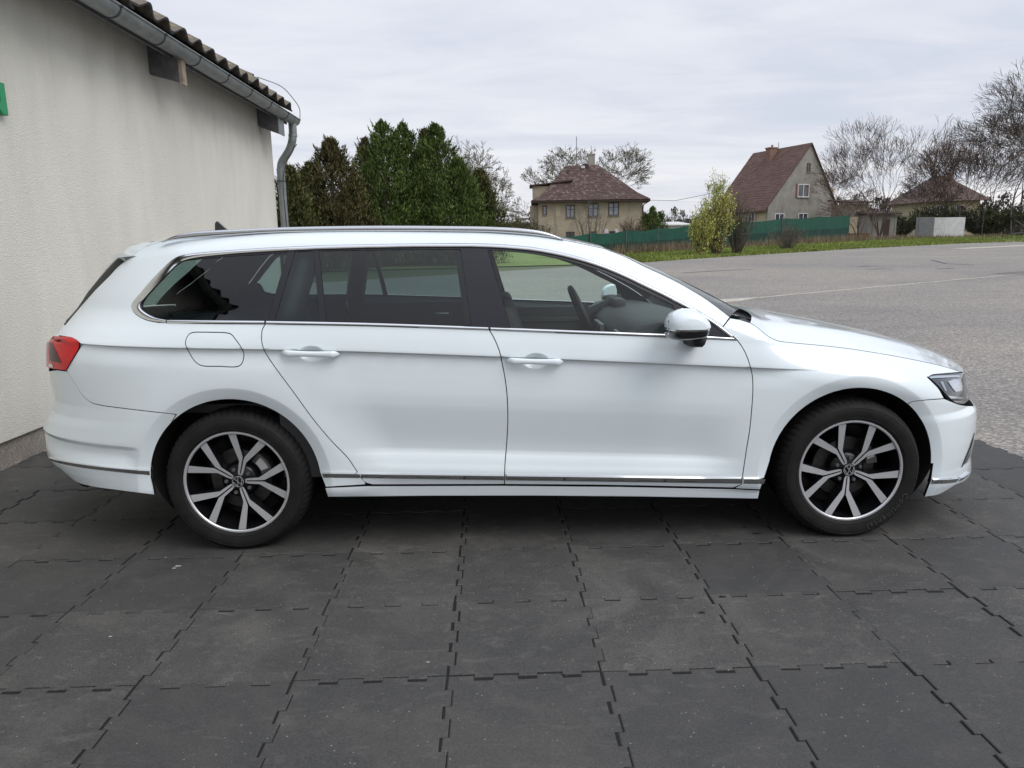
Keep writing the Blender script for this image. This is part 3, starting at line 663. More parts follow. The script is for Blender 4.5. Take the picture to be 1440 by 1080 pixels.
conifer(643, 226, 1.7, 28, 'conifer', 9, 'lower green cypress on the right flank of the clump')
conifer(674, 243, 1.35, 29, 'conifer_mix', 10, 'short olive cypress ending the row at its right')
conifer(497, 250, 1.2, 27, 'conifer_mix', 12, 'low olive cypress filling the gap below the bronze one')
def bare_tree(px, pyt, dist, spread, seed, label, name='bare_tree', mat='bark', buds=None, stems=1, depth=6, group='bare spring trees', r0=None, budn=1, trunk_frac=.28, zoff=0, upw=.25, bs=.05):
    r_ = random.Random(seed); T = at_y(px, pyt, dist); x0 = T[0]; z0 = tz(x0, dist)+zoff; H = T[2]-z0
    root = empty(name, (x0, dist, z0), label=label, cat='tree', group=group)
    tr = MB(); br = MB(); bp = []
    r0 = r0 or H*.022
    minr = .0105*dist/60+.002
    def grow(p, d, L, r, lvl, target):
        n_ = 3; P = [p]; q = p; dd = d
        for i in range(n_):
            dd = (dd+Vector((r_.gauss(0, .11), r_.gauss(0, .11), r_.gauss(0, .05)+upw*.12))).normalized(); q = q+dd*L/n_; P.append(q)
        R2 = [max(minr, r*(1-.38*i/n_)) for i in range(n_+1)]
        (tr if lvl == 0 else br).tube(P, R2, 6 if lvl < 1 else (4 if lvl < 3 else 3), cap=False)
        if lvl >= depth:
            if buds:
                for _ in range(budn): bp.append((q-dd*L*r_.random()*.8+Vector((r_.gauss(0, .06), r_.gauss(0, .06), r_.gauss(0, .06))), dd))
            return
        k = r_.choice((2, 3, 3)) if lvl < depth-1 else r_.choice((2, 3, 4))
        for i in range(k):
            ax = dd.orthogonal().normalized(); ax.rotate(Matrix.Rotation(r_.random()*6.28, 3, dd)); nd = dd.copy(); nd.rotate(Matrix.Rotation(math.radians(r_.uniform(14, 48) if i else r_.uniform(4, 22)), 3, ax))
            nd.x *= spread; nd.y *= spread; nd.normalize()
            st_ = q if i < 2 else P[r_.choice((2, 3))]
            grow(st_, nd, L*r_.uniform(.66, .90), R2[-1]*(.82 if i == 0 else .62), lvl+1, target)
    tot = sum(.78**i for i in range(1, depth+1)); 
    for s_ in range(stems):
        a = 6.28*s_/stems+r_.random(); tl_ = .0 if stems == 1 else .35
        d = Vector((math.cos(a)*tl_, math.sin(a)*tl_, 1)).normalized(); L0 = H*trunk_frac
        grow(Vector((0, 0, 0)), d, L0, r0*(1 if stems == 1 else .6), 0, None)
    # rescale so that the top meets the traced height
    zm = max(v[2] for v in br.V); k_ = H/zm
    tr.V = [(v[0]*k_, v[1]*k_, v[2]*k_) for v in tr.V]; br.V = [(v[0]*k_, v[1]*k_, v[2]*k_) for v in br.V]; bp = [(p*k_, d) for p, d in bp]
    obj('trunk', tr.V, tr.F, mat, root, smooth=True); obj('branches', br.V, br.F, mat, root)
    if buds: leaf_mesh('buds', bp, bs, buds, rng=r_, parent=root, aspect=1.6)
    return root
bare_tree(668, 196, 52, 1.25, 21, 'budding pale grey tree just right of the cypress clump, the taller one', buds='bud', mat='bark_pale', budn=2, depth=7)
bare_tree(700, 236, 50, 1.1, 22, 'smaller budding grey tree leaning between the cypresses and the hipped house', buds='bud', mat='bark_pale', budn=2)
bare_tree(482, 214, 48, 1.1, 23, 'thin bare tree top showing between two bronze cypresses', mat='bark_pale', depth=6)
bare_tree(418, 224, 50, 1.0, 24, 'bare twiggy tree showing just right of the downpipe', mat='bark_pale', depth=6)
bare_tree(806, 204, 105, 1.25, 25, 'left crown of budding trees behind the hipped house', buds='bud', mat='bark_pale', budn=2, depth=7, bs=.09)
bare_tree(846, 200, 108, 1.2, 26, 'right crown of budding trees behind the hipped house chimney', buds='bud', mat='bark_pale', budn=2, depth=7, bs=.09)
bare_tree(772, 228, 104, 1.2, 27, 'lower left budding tree beside the dormer of the hipped house', buds='bud', mat='bark_pale', budn=2, bs=.09)
bare_tree(1046, 234, 96, 1.2, 28, 'small dark bare tree left of the gabled house', depth=6)
bare_tree(1178, 222, 100, 1.3, 29, 'bare tree top behind the right slope of the gabled house', depth=6)
bare_tree(1250, 160, 69, 1.1, 30, 'large many-stemmed reddish bare tree between the two red roofs', mat='bark_red', stems=6, depth=6, r0=.17, trunk_frac=.30, upw=.7)
bare_tree(1212, 262, 66, 1.3, 31, 'low spreading bare shrub tree in front of the grey gable corner', mat='bark_red', stems=4, depth=5, r0=.10, upw=.3)
bare_tree(1345, 172, 76, 1.1, 32, 'tall bare tree hiding the far red roof at the right', mat='bark_red', stems=6, depth=6, r0=.15, upw=.55, trunk_frac=.26)
bare_tree(1300, 236, 78, 1.2, 33, 'thin low bare tree in front of the far red roof', mat='bark', stems=3, depth=6, r0=.09)
bare_tree(1462, 52, 78, 1.3, 34, 'biggest dark bare tree leaning in from the right photo edge', mat='bark', depth=8, r0=.22, trunk_frac=.20, stems=3, upw=.4)
bare_tree(1400, 170, 77, 1.25, 38, 'bare tree under the big dark crown near the gate', mat='bark', depth=6, stems=3, r0=.17, upw=.6)
def shrub(name, px, pyt, pyb, wpx, dist, n_, mat, label, bark='bark_red', size=.05, upright=.8, group='shrubs along the fence', stems=22, seed=3, leaf_from=.0):
    r_ = random.Random(seed); T = at_y(px, pyt, dist); z0 = tz(T[0], dist); H = T[2]-z0; W_ = wpx/CF*(dist+4)/2
    root = empty(name, (T[0], dist, z0), label=label, cat='shrub', group=group); b = MB(); pts = []
    for s_ in range(stems):
        a = r_.random()*6.28; rr = math.sqrt(r_.random())*W_; tip = Vector((rr*math.cos(a), rr*math.sin(a)*.7, H*r_.uniform(.6, 1)*(1-.35*(rr/W_)**2))); p0 = tip*.18; p0.z = 0
        mid = (p0+tip)*.5+Vector((r_.gauss(0, .08), r_.gauss(0, .08), 0)); P = [p0, mid, tip]; b.tube(P, [.022, .014, .006], 4, cap=False)
        for _ in range(5):
            q = mid.lerp(tip, r_.random()); e_ = q+Vector((r_.gauss(0, .2), r_.gauss(0, .2), r_.uniform(.1, .5))); b.tube([q, e_], [.009, .004], 3, cap=False)
            for _k in range(n_//stems//5): f_ = r_.random(); pts.append((q.lerp(e_, f_)+Vector((r_.gauss(0, .06), r_.gauss(0, .06), r_.gauss(0, .06))), (e_-q).normalized()))
        for _k in range(n_//stems):
            f_ = r_.uniform(leaf_from, 1); q = p0.lerp(mid, f_*2) if f_ < .5 else mid.lerp(tip, f_*2-1); pts.append((q+Vector((r_.gauss(0, .07), r_.gauss(0, .07), r_.gauss(0, .07))), (0, 0, 1)))
    obj('stems', b.V, b.F, bark, root); 
    if mat: leaf_mesh('foliage', pts, size, mat, rng=r_, parent=root, aspect=1.7)
    return root
shrub('flowering_shrub', 1012, 233, 345, 50, 34, 3600, 'yellow', 'tall yellow-green budding shrub by the green net fence', size=.040, stems=60, seed=4, leaf_from=.1)
shrub('flowering_shrub', 988, 292, 345, 36, 33.5, 2600, 'yellow', 'low bright yellow shrub at the left foot of the tall one', size=.04, stems=40, seed=5)
shrub('bare_shrub', 1040, 262, 345, 50, 34.6, 600, 'bud', 'leafless brown shrub right of the yellow-green one', size=.03, stems=60, seed=6, bark='bark')
shrub('bare_shrub', 745, 306, 345, 70, 50, 1500, 'ivy', 'low dark scrub at the left corner of the hipped house', size=.05, stems=60, seed=8)
shrub('bare_shrub', 832, 272, 345, 60, 44, 200, 'bud', 'thin bare shrub in front of the middle window of the hipped house', size=.03, stems=30, seed=9, bark='bark_pale')
shrub('bare_shrub', 889, 300, 345, 40, 44, 900, 'reed', 'reddish brown shrub at the right corner of the hipped house', size=.04, stems=60, seed=10)
shrub('ivy_bush', 1266, 302, 336, 60, 72, 3600, 'ivy', 'dark evergreen bush left of the pale panels', size=.09, stems=90, seed=11)
shrub('ivy_bush', 1390, 286, 336, 110, 76, 5200, 'ivy', 'dark evergreen thicket behind the pale panel and gate', size=.10, stems=110, seed=12)
shrub('ivy_bush', 1322, 284, 336, 90, 76, 4600, 'ivy', 'dark evergreen bush right behind the pale panels', size=.10, stems=90, seed=14)
shrub('bare_shrub', 1108, 312, 345, 60, 41, 300, 'reed', 'thin dry stalks standing before the net under the gabled house', size=.03, stems=60, seed=13, bark='bark_pale')
shrub('bare_shrub', 724, 300, 345, 44, 56, 2400, 'bud', 'pale budding bush left of the hipped house', size=.06, stems=60, seed=15)
shrub('bare_shrub', 690, 300, 345, 30, 40, 900, 'reed', 'brown bush at the right foot of the cypress row', size=.05, stems=40, seed=16)
for px, pt, R_, D_, lb in ((918, 292, .9, 66, 'small dark green fir right of the hipped house, the taller'), (928, 300, .9, 67, 'small dark green fir right of the hipped house, the lower'), (909, 302, .8, 66.5, 'little round fir touching the wall of the hipped house'), (949, 291, 1.4, 160, 'far single spruce on the skyline between the houses')):
    c_ = conifer(px, pt, R_ if D_ < 100 else 2.4, D_, 'conifer', int(px), lb, .35); c_['group'] = 'small firs in the distance'
    for ch in c_.children:
        if D_ > 60 and ch.name.startswith('crown'):
            pass
# dry weeds at the foot of the fence
V = []; F = []
def weeds(x0, y0, x1, y1, cnt, h0, h1, spread=.7):
    a, b_ = ground(x0, y0), ground(x1, y1)
    for _ in range(cnt):
        u = rnd.random(); p = a*(1-u)+b_*u+np.array([rnd.gauss(0, .3), abs(rnd.gauss(0, spread)), 0]); h = rnd.uniform(h0, h1); w_ = rnd.uniform(.012, .03); z = tz(p[0], p[1]); k = len(V); lx, ly = rnd.gauss(0, .2)*h, rnd.gauss(0, .2)*h
        V.extend([(p[0]-w_, p[1], z), (p[0]+w_, p[1], z), (p[0]+lx, p[1]+ly, z+h)]); F.append((k, k+1, k+2))
weeds(860, 359, 975, 353.5, 1500, .2, .75); weeds(1080, 346.5, 1210, 340, 1500, .15, .8); weeds(1180, 341, 1280, 337, 1500, .1, .6); weeds(975, 352, 1080, 347, 900, .1, .6); weeds(1280, 336.5, 1420, 333, 800, .1, .5)
obj('dry_weeds', V, F, 'reed', kind='stuff')
# ================================================================ FENCES
def fence(pxs, tops, name, label, net=True, posts=1, grp=None):
    root = empty(name, label=label, cat='fence', group=grp); P = [ground(x, y) for x, y in pxs]
    T = [at_y(x, t_, p[1]) for (x, _), t_, p in zip(pxs, tops, P)]
    k = 8; up, lo = MB(), MB()
    for i in range(len(P)-1):
        for j in range(k):
            a, b_ = j/k, (j+1)/k; q = []
            for s_ in (a, b_):
                p = P[i]*(1-s_)+P[i+1]*s_; t_ = T[i][2]*(1-s_)+T[i+1][2]*s_-.10*math.sin(math.pi*s_)
                q.append((p, t_, .05*math.sin(s_*9+i)))
            (p0, t0, o0), (p1, t1, o1) = q
            f0, f1 = p0[2]+(t0-p0[2])*.52, p1[2]+(t1-p1[2])*.52
            up.add([(p0[0], p0[1]+o0, f0-.1), (p1[0], p1[1]+o1, f1-.1), (p1[0], p1[1]+o1, t1), (p0[0], p0[1]+o0, t0)], [(0, 1, 2, 3)])
            lo.add([(p0[0], p0[1]+o0-.03, p0[2]), (p1[0], p1[1]+o1-.03, p1[2]), (p1[0], p1[1]+o1-.03, f1), (p0[0], p0[1]+o0-.03, f0)], [(0, 1, 2, 3)])
    if net: up.build('net', 'net', root); lo.build('lower_net', 'net_low', root)
    for p, t_ in zip(P, T): b = MB(); b.tube([(p[0], p[1]-.04, p[2]-.1), (p[0], p[1]-.04, t_[2]+.12)], .032, 6); b.build('post', 'post', root)
    return root, P, T
fence([(775, 363), (830, 360), (880, 357.5), (925, 355), (972, 352.5)], [332, 328, 324, 321, 316], 'net_fence', 'green shade net fence below the hipped house')
fence([(1040, 347.5), (1098, 344), (1150, 341), (1192, 338.5)], [312, 307, 304.5, 302], 'net_fence', 'green shade net fence below the gabled house')
rt2, P_, T_ = fence([(972, 352.5), (1010, 350), (1040, 347.5)], [317, 315, 312], 'net_fence', 'green shade net fence behind the yellow-green shrub')
rt3, P_, T_ = fence([(1192, 338.5), (1225, 337), (1256, 336), (1290, 335), (1346, 333.5), (1380, 332.5), (1420, 331.5)], [300, 299, 297, 296, 294, 292, 291], 'wire_fence', 'see-through wire fence on steel posts right of the green nets', net=False)
b = MB()
for i in range(len(P_)-1):
    for f_ in (.98, .66, .33, .05):
        a, c = P_[i], P_[i+1]; b.tube([(a[0], a[1], a[2]+(T_[i][2]-a[2])*f_), (c[0], c[1], c[2]+(T_[i+1][2]-c[2])*f_)], .008, 4, cap=False)
    for k in range(26):
        s_ = k/26; p = P_[i]*(1-s_)+P_[i+1]*s_; t_ = T_[i][2]*(1-s_)+T_[i+1][2]*s_; b.tube([(p[0], p[1], p[2]), (p[0], p[1], t_)], .004, 3, cap=False)
b.build('wire_mesh', 'wire', rt3)
def slab(name, px0, px1, py0, py1, dist_px, mat, th=.04, **kw):
    g = ground(*dist_px)[1]; a, c = at_y(px0, py0, g), at_y(px1, py1, g); b = MB(); b.box(min(a[0], c[0]), max(a[0], c[0]), g, g+th, min(a[2], c[2]), max(a[2], c[2])); return b.build(name, mat, None, **kw)
slab('leaning_panel', 1313, 1355, 306, 334.5, (1340, 333.8), 'sheet', label='pale off-white sheet leaning against the wire fence', cat='panel')
slab('leaning_panel', 1289, 1312, 305.5, 335.5, (1300, 334.5), 'sheet_grey', label='dark grey sheet left of the pale one at the fence', cat='panel')
slab('scrap_pile', 1195, 1222, 328, 338, (1210, 336.8), 'rust', .8, label='low rusty heap at the foot of the wire fence', cat='scrap')
slab('wall_stub', 1193, 1205, 305, 333, (1200, 336.5), 'cream', .3, label='short cream wall end right of the green net', cat='wall')
for x, t_, l_ in ((1406, 315, 'short white post left of the gate, farther from it'), (1411, 314, 'short white post left of the gate, nearer to it')): slab('marker_post', x, x+3.2, t_, 329, (1410, 331.4), 'whiteframe', .08, label=l_, cat='post', group='white posts by the gate')
slab('marker_post', 1420.5, 1424, 319, 329, (1420, 331.2), 'sheet', .08, label='grey-white stub standing inside the gate', cat='post')
# gate with diagonal brace
gt = empty('steel_gate', label='grey tubular gate with diagonal brace at the right edge', cat='gate'); gy = 74.
q = [at_y(x, y, gy) for x, y in ((1421.5, 290), (1421.5, 331), (1452, 289), (1452, 330), (1421.5, 305), (1440, 318))]
for nm, A_, B_, r in (('frame_post', q[0], q[1], .07), ('frame_post', q[2], q[3], .07), ('top_rail', q[0], q[2], .05), ('brace', q[4], q[5], .05), ('bottom_rail', (q[1]+[0, 0, .2]), (q[3]+[0, 0, .2]), .05)):
    b = MB(); b.tube([tuple(A_), tuple(B_)], r, 8); b.build(nm, 'post', gt)
# ================================================================ HOUSES
def frame(origin, yaw):
    return Matrix.Translation(origin) @ Matrix.Rotation(yaw, 4, 'Z')
def window(root, x0, x1, z0, z1, y, mat='whiteframe', pane='pane', mullions=1, transom=False, d=.06, axis='y', fr=.07):
    f = MB(); 
    def bx(mb, a, b_, c, d_, y0, y1):
        mb.box(a, b_, min(y0, y1), max(y0, y1), c, d_) if axis == 'y' else mb.box(min(y0, y1), max(y0, y1), a, b_, c, d_)
    bx(f, x0, x0+fr, z0, z1, y, y-d); bx(f, x1-fr, x1, z0, z1, y, y-d); bx(f, x0+fr, x1-fr, z1-fr, z1, y, y-d); bx(f, x0+fr, x1-fr, z0, z0+fr, y, y-d)
    for k in range(mullions): xm = x0+(x1-x0)*(k+1)/(mullions+1); bx(f, xm-fr/2, xm+fr/2, z0+fr, z1-fr, y, y-d+.005)
    o = f.build('window', mat, root); k_ = MB()
    if transom: zt = z0+(z1-z0)*.62; g2 = MB(); bx(g2, x0+fr, x1-fr, zt, zt+.05, y, y-d+.01); g2.build('transom', mat, o)
    bx(k_, x0+fr, x1-fr, z0+fr, z1-fr, y+.02, y-d+.04); k_.build('pane', pane, o); s_ = MB(); bx(s_, x0-.06, x1+.06, z0-.07, z0-.004, y+.0, y-d-.06); s_.build('sill', 'greyrender', o); return o
def shingle_rows(root, quad, nrow, ncol, mat, name='roof_shingles', th=.03, jit=.02, seed=0):
    """overlapping shingle courses on a (possibly trapezoid) roof plane; quad = eave left, eave right, top right, top left"""
    r_ = random.Random(seed); A_, B_, C_, D_ = [Vector(q) for q in quad]; n_ = (B_-A_).cross(D_-A_).normalized()
    if n_.z < 0: n_ = -n_
    V = []; F = []
    for i in range(nrow):
        f0, f1 = i/nrow, min(1, (i+1.25)/nrow); L0, R0 = A_.lerp(D_, f0), B_.lerp(C_, f0); L1, R1 = A_.lerp(D_, f1), B_.lerp(C_, f1)
        wd2 = (R0-L0).length; nc = max(1, int(round(ncol*wd2/(B_-A_).length)))
        for k in range(nc):
            a, b_ = k/nc, (k+.94)/nc; h = th*(1+r_.uniform(-.5, .8)); v = [L0.lerp(R0, a)+n_*h, L0.lerp(R0, b_)+n_*h, L1.lerp(R1, b_)+n_*.004, L1.lerp(R1, a)+n_*.004]
            v += [v[0]-n_*h, v[1]-n_*h]; k0 = len(V); V += v; F += [(k0, k0+1, k0+2, k0+3), (k0+4, k0+5, k0+1, k0)]
    return obj(name, V, F, mat, root, kind='stuff')
# --- hipped house
D1 = 84.
s1 = (D1+4)/CF
E1 = at_y(757, 282, D1); E2 = at_y(903, 278.5, D1); g1_ = tz(E1[0], D1)
h1 = empty('hipped_house', label='ochre house with steep hipped mossy red roof and chimney', cat='house'); W1 = (E2-E1)[0]; h1.location = (E1[0], D1, g1_); h1.rotation_euler = (0, 0, math.radians(-2.5))
ez = (E1[2]+E2[2])/2-g1_; 
b = MB(); b.box(0, W1, 0, 9.5, -.5, ez); b.build('wall', 'ochre', h1)
pz = lambda py: at_y(825, py, D1)[2]-g1_; pxw = lambda px: (at_y(px, 300, D1)[0]-E1[0])
rz = pz(227.5)
ov = .85; RL_, RR_ = pxw(797), pxw(845)
e = [(-ov, -ov, ez-.12), (W1+ov*.9, -ov, ez-.12), (W1+ov*.9, 9.5+ov, ez-.12), (-ov, 9.5+ov, ez-.12)]
kz = ez+(rz-ez)*.16; kk = 1.45
kn = [(-ov+kk, -ov+kk, kz+.05), (W1+ov-kk, -ov+kk, kz+.05), (W1+ov-kk, 9.5+ov-kk, kz+.05), (-ov+kk, 9.5+ov-kk, kz+.05)]
rg = [(RL_, 4.2, rz), (RR_, 4.2, rz), (RR_, 5.3, rz), (RL_, 5.3, rz)]
rf = MB(); rf.add(e+kn+rg, [(0, 1, 5, 4), (1, 2, 6, 5), (2, 3, 7, 6), (3, 0, 4, 7), (4, 5, 9, 8), (5, 6, 10, 9), (6, 7, 11, 10), (7, 4, 8, 11), (8, 9, 10, 11)]); roof1 = rf.build('roof', 'roof1', h1)
for i in range(4):
    j = (i+1) % 4
    if i == 2: continue
    shingle_rows(roof1, [e[i], e[j], kn[j], kn[i]], 6, 44, 'roof1', seed=i); shingle_rows(roof1, [kn[i], kn[j], rg[j], rg[i]], 17, 40, 'roof1', seed=10+i)
b = MB(); b.box(-ov+.05, W1+ov-.1, -ov+.05, 9.5+ov, ez-.34, ez-.135); b.build('eaves', 'timber', h1)
cx_ = pxw(835); b = MB(); b.box(cx_-.42, cx_+.42, 4.2, 5.0, rz-1.0, pz(212)); b.box(cx_-.48, cx_+.48, 4.13, 5.07, pz(212), pz(210.5)); b.tube([(cx_, 4.6, pz(210.5)), (cx_, 4.6, pz(207))], .16, 8); b.build('chimney', 'greyrender', roof1)
b = MB(); b.box(pxw(826)-.25, pxw(826)+.35, 3.7, 4.4, rz-.7, rz+.15); b.build('roof_hatch', 'timber', roof1)
b = MB(); b.tube([(pxw(813.5), 4.6, rz-.2), (pxw(813.5), 4.6, pz(184))], .035, 6); b.build('antenna_mast', 'wire', roof1)
b = MB(); zz = pz(236); b.tube([(pxw(801), 3.2, zz-.8), (pxw(801), 3.2, zz+.1)], .12, 8); b.build('vent_pipe', 'zinc_dark', roof1)
for x, y_, z_ in ((822, 2.9, 231),): b = MB(); b.box(pxw(x)-.2, pxw(x)+.25, 3.5, 3.9, pz(232.5), pz(229)); b.build('skylight', 'sheet', roof1)
# dormer on the left slope
dl = pxw(749); b = MB(); b.box(dl, dl+3.4, 2.0, 5.2, ez-.1, pz(259)); dm = b.build('dormer', 'ochre', h1)
b = MB(); V_ = [(dl-.35, 1.7, pz(259.5)), (dl+4.8, 1.7, pz(252.5)), (dl+4.8, 5.5, pz(252.5)), (dl-.35, 5.5, pz(259.5))]; V_ += [(x, y, z+.16) for x, y, z in V_]; b.add(V_, [(0, 1, 2, 3), (4, 5, 6, 7), (0, 1, 5, 4), (1, 2, 6, 5), (2, 3, 7, 6), (3, 0, 4, 7)]); b.build('dormer_roof', 'timber', dm)
for (a, b_, t_, u_, pn) in ((763, 769, 288.5, 301.5, 'curtain'), (795.5, 808, 288, 306, 'curtain'), (826.5, 841, 286.5, 305, 'curtain'), (855, 869.5, 285.5, 304, 'curtain')):
    window(h1, pxw(a), pxw(b_), pz(u_), pz(t_), 0, 'brownframe', pn, 0 if a == 763 else 1, a != 763, fr=.10)
for (a, b_) in ((796, 808), (828, 839), (857, 865)): window(h1, pxw(a), pxw(b_), pz(342), pz(325.5), 0, 'brownframe', 'pane', 1, False, fr=.09)
b = MB(); b.box(pxw(850), pxw(855), -.02, 0, pz(328), pz(322.5)); b.build('white_patch', 'sheet', h1); b = MB(); b.box(pxw(864.5), pxw(870), -.02, 0, pz(328), pz(322.5)); b.build('white_patch', 'sheet', h1)
b = MB(); b.box(pxw(781), pxw(788), -.015, 0, pz(303), pz(289)); b.build('pale_patch', 'cream', h1)
b = MB(); b.tube([(W1+ov-.1, -.7, ez-.3), (W1+.1, -.15, ez-.7), (W1+.02, -.12, ez-1.0), (W1+.02, -.12, 0)], .07, 8); b.build('downpipe', 'timber', h1)
b = MB(); b.box(-1.0, 0, 1.0, 5, -.5, ez-.6); b.build('side_bay', 'ochre', h1)
# power line
b = MB(); A_, B_ = at_y(910, 281.5, 84), at_y(1000, 272, 66); b.tube([tuple(A_), tuple((A_+B_)/2-np.array([0, 0, .35])), tuple(B_)], .022, 5); A2, B2 = at_y(700, 300, 84), at_y(748, 296.5, 84); b.build('power_line', 'wire', None, label='thin overhead cable leaving the hipped house eaves to the right', cat='cable')
# --- gabled house
D2 = 76.; G1 = at_y(1075.5, 286, D2); G2 = at_y(1187, 288, D2); g2_ = tz(G1[0], D2)
h2 = empty('gabled_house', label='grey rendered house with tall steep gable and rusty red roof', cat='house'); KX = 1.10; W2 = ((G2-G1)[0]+.15)*KX; h2.location = (G1[0]+.35, D2, g2_); 
pz2 = lambda py: at_y(1130, py, D2)[2]-g2_; px2 = lambda px: (at_y(px, 290, D2)[0]-G1[0])*KX
ap = px2(1138.5); az = pz2(197.5); le = pz2(285); L2 = 9.2
gab = [(0, -.5), (W2, -.5), (W2, pz2(296)), (px2(1141), az-.3), (ap, az-.15), (0, le-.75+.55*(az-le+.75)/(ap+.55)-.15)]
b = MB(); b.prism(gab, 0, L2, 'y'); b.build('wall', 'greyrender', h2)
# side wing wall under the left eave (cream)
b = MB(); b.box(-.0, .02, .1, L2, 0, le); 
ex, ezz = px2(1037), pz2(289.5)
# roof planes: ridge runs back; left slope visible
ry = L2+.3
sl = [(-1.15, -.18, le-1.15), (ap, -.22, az), (ap, ry, az), (-1.15, ry, le-1.15)]
lft = [(-.55, -.2, le-.75), (-.55, ry, le-.75), (ap, ry, az), (ap, -.2, az)]
rgt = [(ap, -.2, az), (ap, ry, az), (W2+.35, ry, pz2(299)), (W2+.35, -.2, pz2(299))]
b = MB()
for qd in (lft, rgt): 
    V_ = qd+[(x, y, z-.14) for x, y, z in qd]; b.add(V_, [(0, 1, 2, 3), (4, 5, 6, 7), (0, 1, 5, 4), (1, 2, 6, 5), (2, 3, 7, 6), (3, 0, 4, 7)])
roof2 = b.build('roof', 'roof2', h2)
shingle_rows(roof2, [(-.55, ry, le-.75), (-.55, -.2, le-.75), (ap, -.2, az), (ap, ry, az)], 26, 22, 'roof2', seed=5, th=.02)
h2.rotation_euler = (0, 0, math.radians(20))
ch = px2(1105); b = MB(); qx = ap-.75; b.box(qx-.55, qx+.4, 4.9, 5.7, pz2(236), pz2(198)); b.box(qx-.61, qx+.46, 4.84, 5.76, pz2(198), pz2(196)); b.tube([(qx, 5.3, pz2(196)), (qx, 5.3, pz2(192))], .12, 6); b.build('chimney', 'brick', roof2)
b = MB(); b.tube([(ap-.1, 5.0, pz2(205)), (ap-.1, 5.0, pz2(188))], .03, 5); b.build('antenna_mast', 'wire', roof2)
window(h2, px2(1121), px2(1139.5), pz2(276), pz2(257.5), 0, 'whiteframe', 'pane', 1, False)
for a, c_ in ((1119, 1122.3), (1138.5, 1141)): b = MB(); b.box(px2(a)-.08, px2(c_)-.12, -.05, 0, pz2(276.5), pz2(257)); b.build('shutter', 'shutter', h2)
window(h2, px2(1134), px2(1139.3), pz2(239.5), pz2(227), 0, 'brownframe', 'pane', 0, False, fr=.08)
window(h2, px2(1087), px2(1101.5), pz2(313), pz2(299.5), 0, 'whiteframe', 'pane', 1, False)
window(h2, px2(1124.5), px2(1140), pz2(313), pz2(299), 0, 'whiteframe', 'pane', 1, False)
window(h2, 1.2, 2.6, pz2(309), pz2(301), -.02, 'brownframe', 'pane', 1, axis='x') if False else None
b = MB(); b.box(-.03, -.004, .25, L2-.1, -.5, le-.25); b.build('side_wall_render', 'cream', h2)
window(h2, 2.0, 3.1, le-1.9, le-.8, -.03, 'whiteframe', 'pane', 1, axis='x')
window(h2, 5.6, 6.7, le-1.9, le-.8, -.03, 'whiteframe', 'pane', 1, axis='x')
b = MB(); b.box(W2, W2+2.2, 3, 7, -.5, pz2(262)); b.box(W2-.1, W2+2.4, 2.9, 7.1, pz2(262), pz2(258.5)); b.build('rear_annex', 'cream', h2)
# --- far house at the right, mostly hidden by trees
D3 = 104.; H1 = at_y(1290, 292, D3); g3_ = tz(H1[0], D3)
h3 = empty('far_house', label='cream house with faded red roof half hidden behind the bare trees at the right', cat='house'); h3.location = (H1[0], D3, g3_)
pz3 = lambda py: at_y(1330, py, D3)[2]-g3_; px3 = lambda px: at_y(px, 290, D3)[0]-H1[0]
b = MB(); b.box(px3(1300), px3(1378), 0, 9, -.5, pz3(282)); b.build('wall', 'cream', h3)
e3 = [(px3(1290), -.9, pz3(284)), (px3(1388), -.9, pz3(282)), (px3(1388), 10, pz3(282)), (px3(1290), 10, pz3(284))]; r3 = [(px3(1335), 4.5, pz3(243)), (px3(1352), 4.5, pz3(244))]
b = MB(); b.add(e3+r3, [(0, 1, 5, 4), (1, 2, 5), (2, 3, 4, 5), (3, 0, 4), (0, 1, 2, 3)]); roof3 = b.build('roof', 'roof3', h3)
shingle_rows(roof3, [e3[0], e3[1], r3[1], r3[0]], 18, 40, 'roof3', seed=8)
b = MB(); b.box(px3(1350), px3(1355), 3, 4, pz3(262), pz3(240)); b.build('chimney', 'brick', roof3)
for a in (1316, 1345): window(h3, px3(a), px3(a+11), pz3(302), pz3(289), 0, 'whiteframe', 'pane', 1)
# --- garden shed behind the big bare tree, low sheds on the left
def shed(px0, px1, pyt, D_, wall, roof_, label, dep=5, name='shed', rise=.35):
    A_ = at_y(px0, pyt, D_); B_ = at_y(px1, pyt, D_); g = tz(A_[0], D_); r = empty(name, (A_[0], D_, g), label=label, cat='shed'); w_ = B_[0]-A_[0]; h = A_[2]-g
    b = MB(); b.box(0, w_, 0, dep, -.3, h-.15); b.build('wall', wall, r); b = MB(); b.add([(-.3, -.4, h-.15), (w_+.3, -.4, h-.15), (w_+.3, dep+.3, h+rise), (-.3, dep+.3, h+rise), (-.3, -.4, h), (w_+.3, -.4, h), (w_+.3, dep+.3, h+rise+.15), (-.3, dep+.3, h+rise+.15)], [(0, 1, 2, 3), (4, 5, 6, 7), (0, 1, 5, 4), (1, 2, 6, 5), (2, 3, 7, 6), (3, 0, 4, 7)]); b.build('roof', roof_, r)
    b = MB(); b.box(w_*.55, w_*.75, -.05, 0, .1, h*.75); b.build('door', 'timber', r); return r
shed(1200, 1222, 284, 72, 'wood', 'timber', 'small brown garden shed right of the gabled house')
shed(1222, 1262, 300, 70, 'greyrender', 'timber', 'low grey outbuilding behind the many-stemmed tree')
shed(694, 742, 313.5, 96, 'brick', 'sheet', 'long low reddish outbuilding left of the hipped house', dep=8, rise=.9)
shed(728, 752, 307, 100, 'sheet_grey', 'timber', 'low grey flat building behind the bushes left of the hipped house', dep=8, rise=.1)
shed(935, 972, 316, 120, 'sheet', 'sheet', 'far pale hall on the skyline between the houses', dep=10, rise=.6)
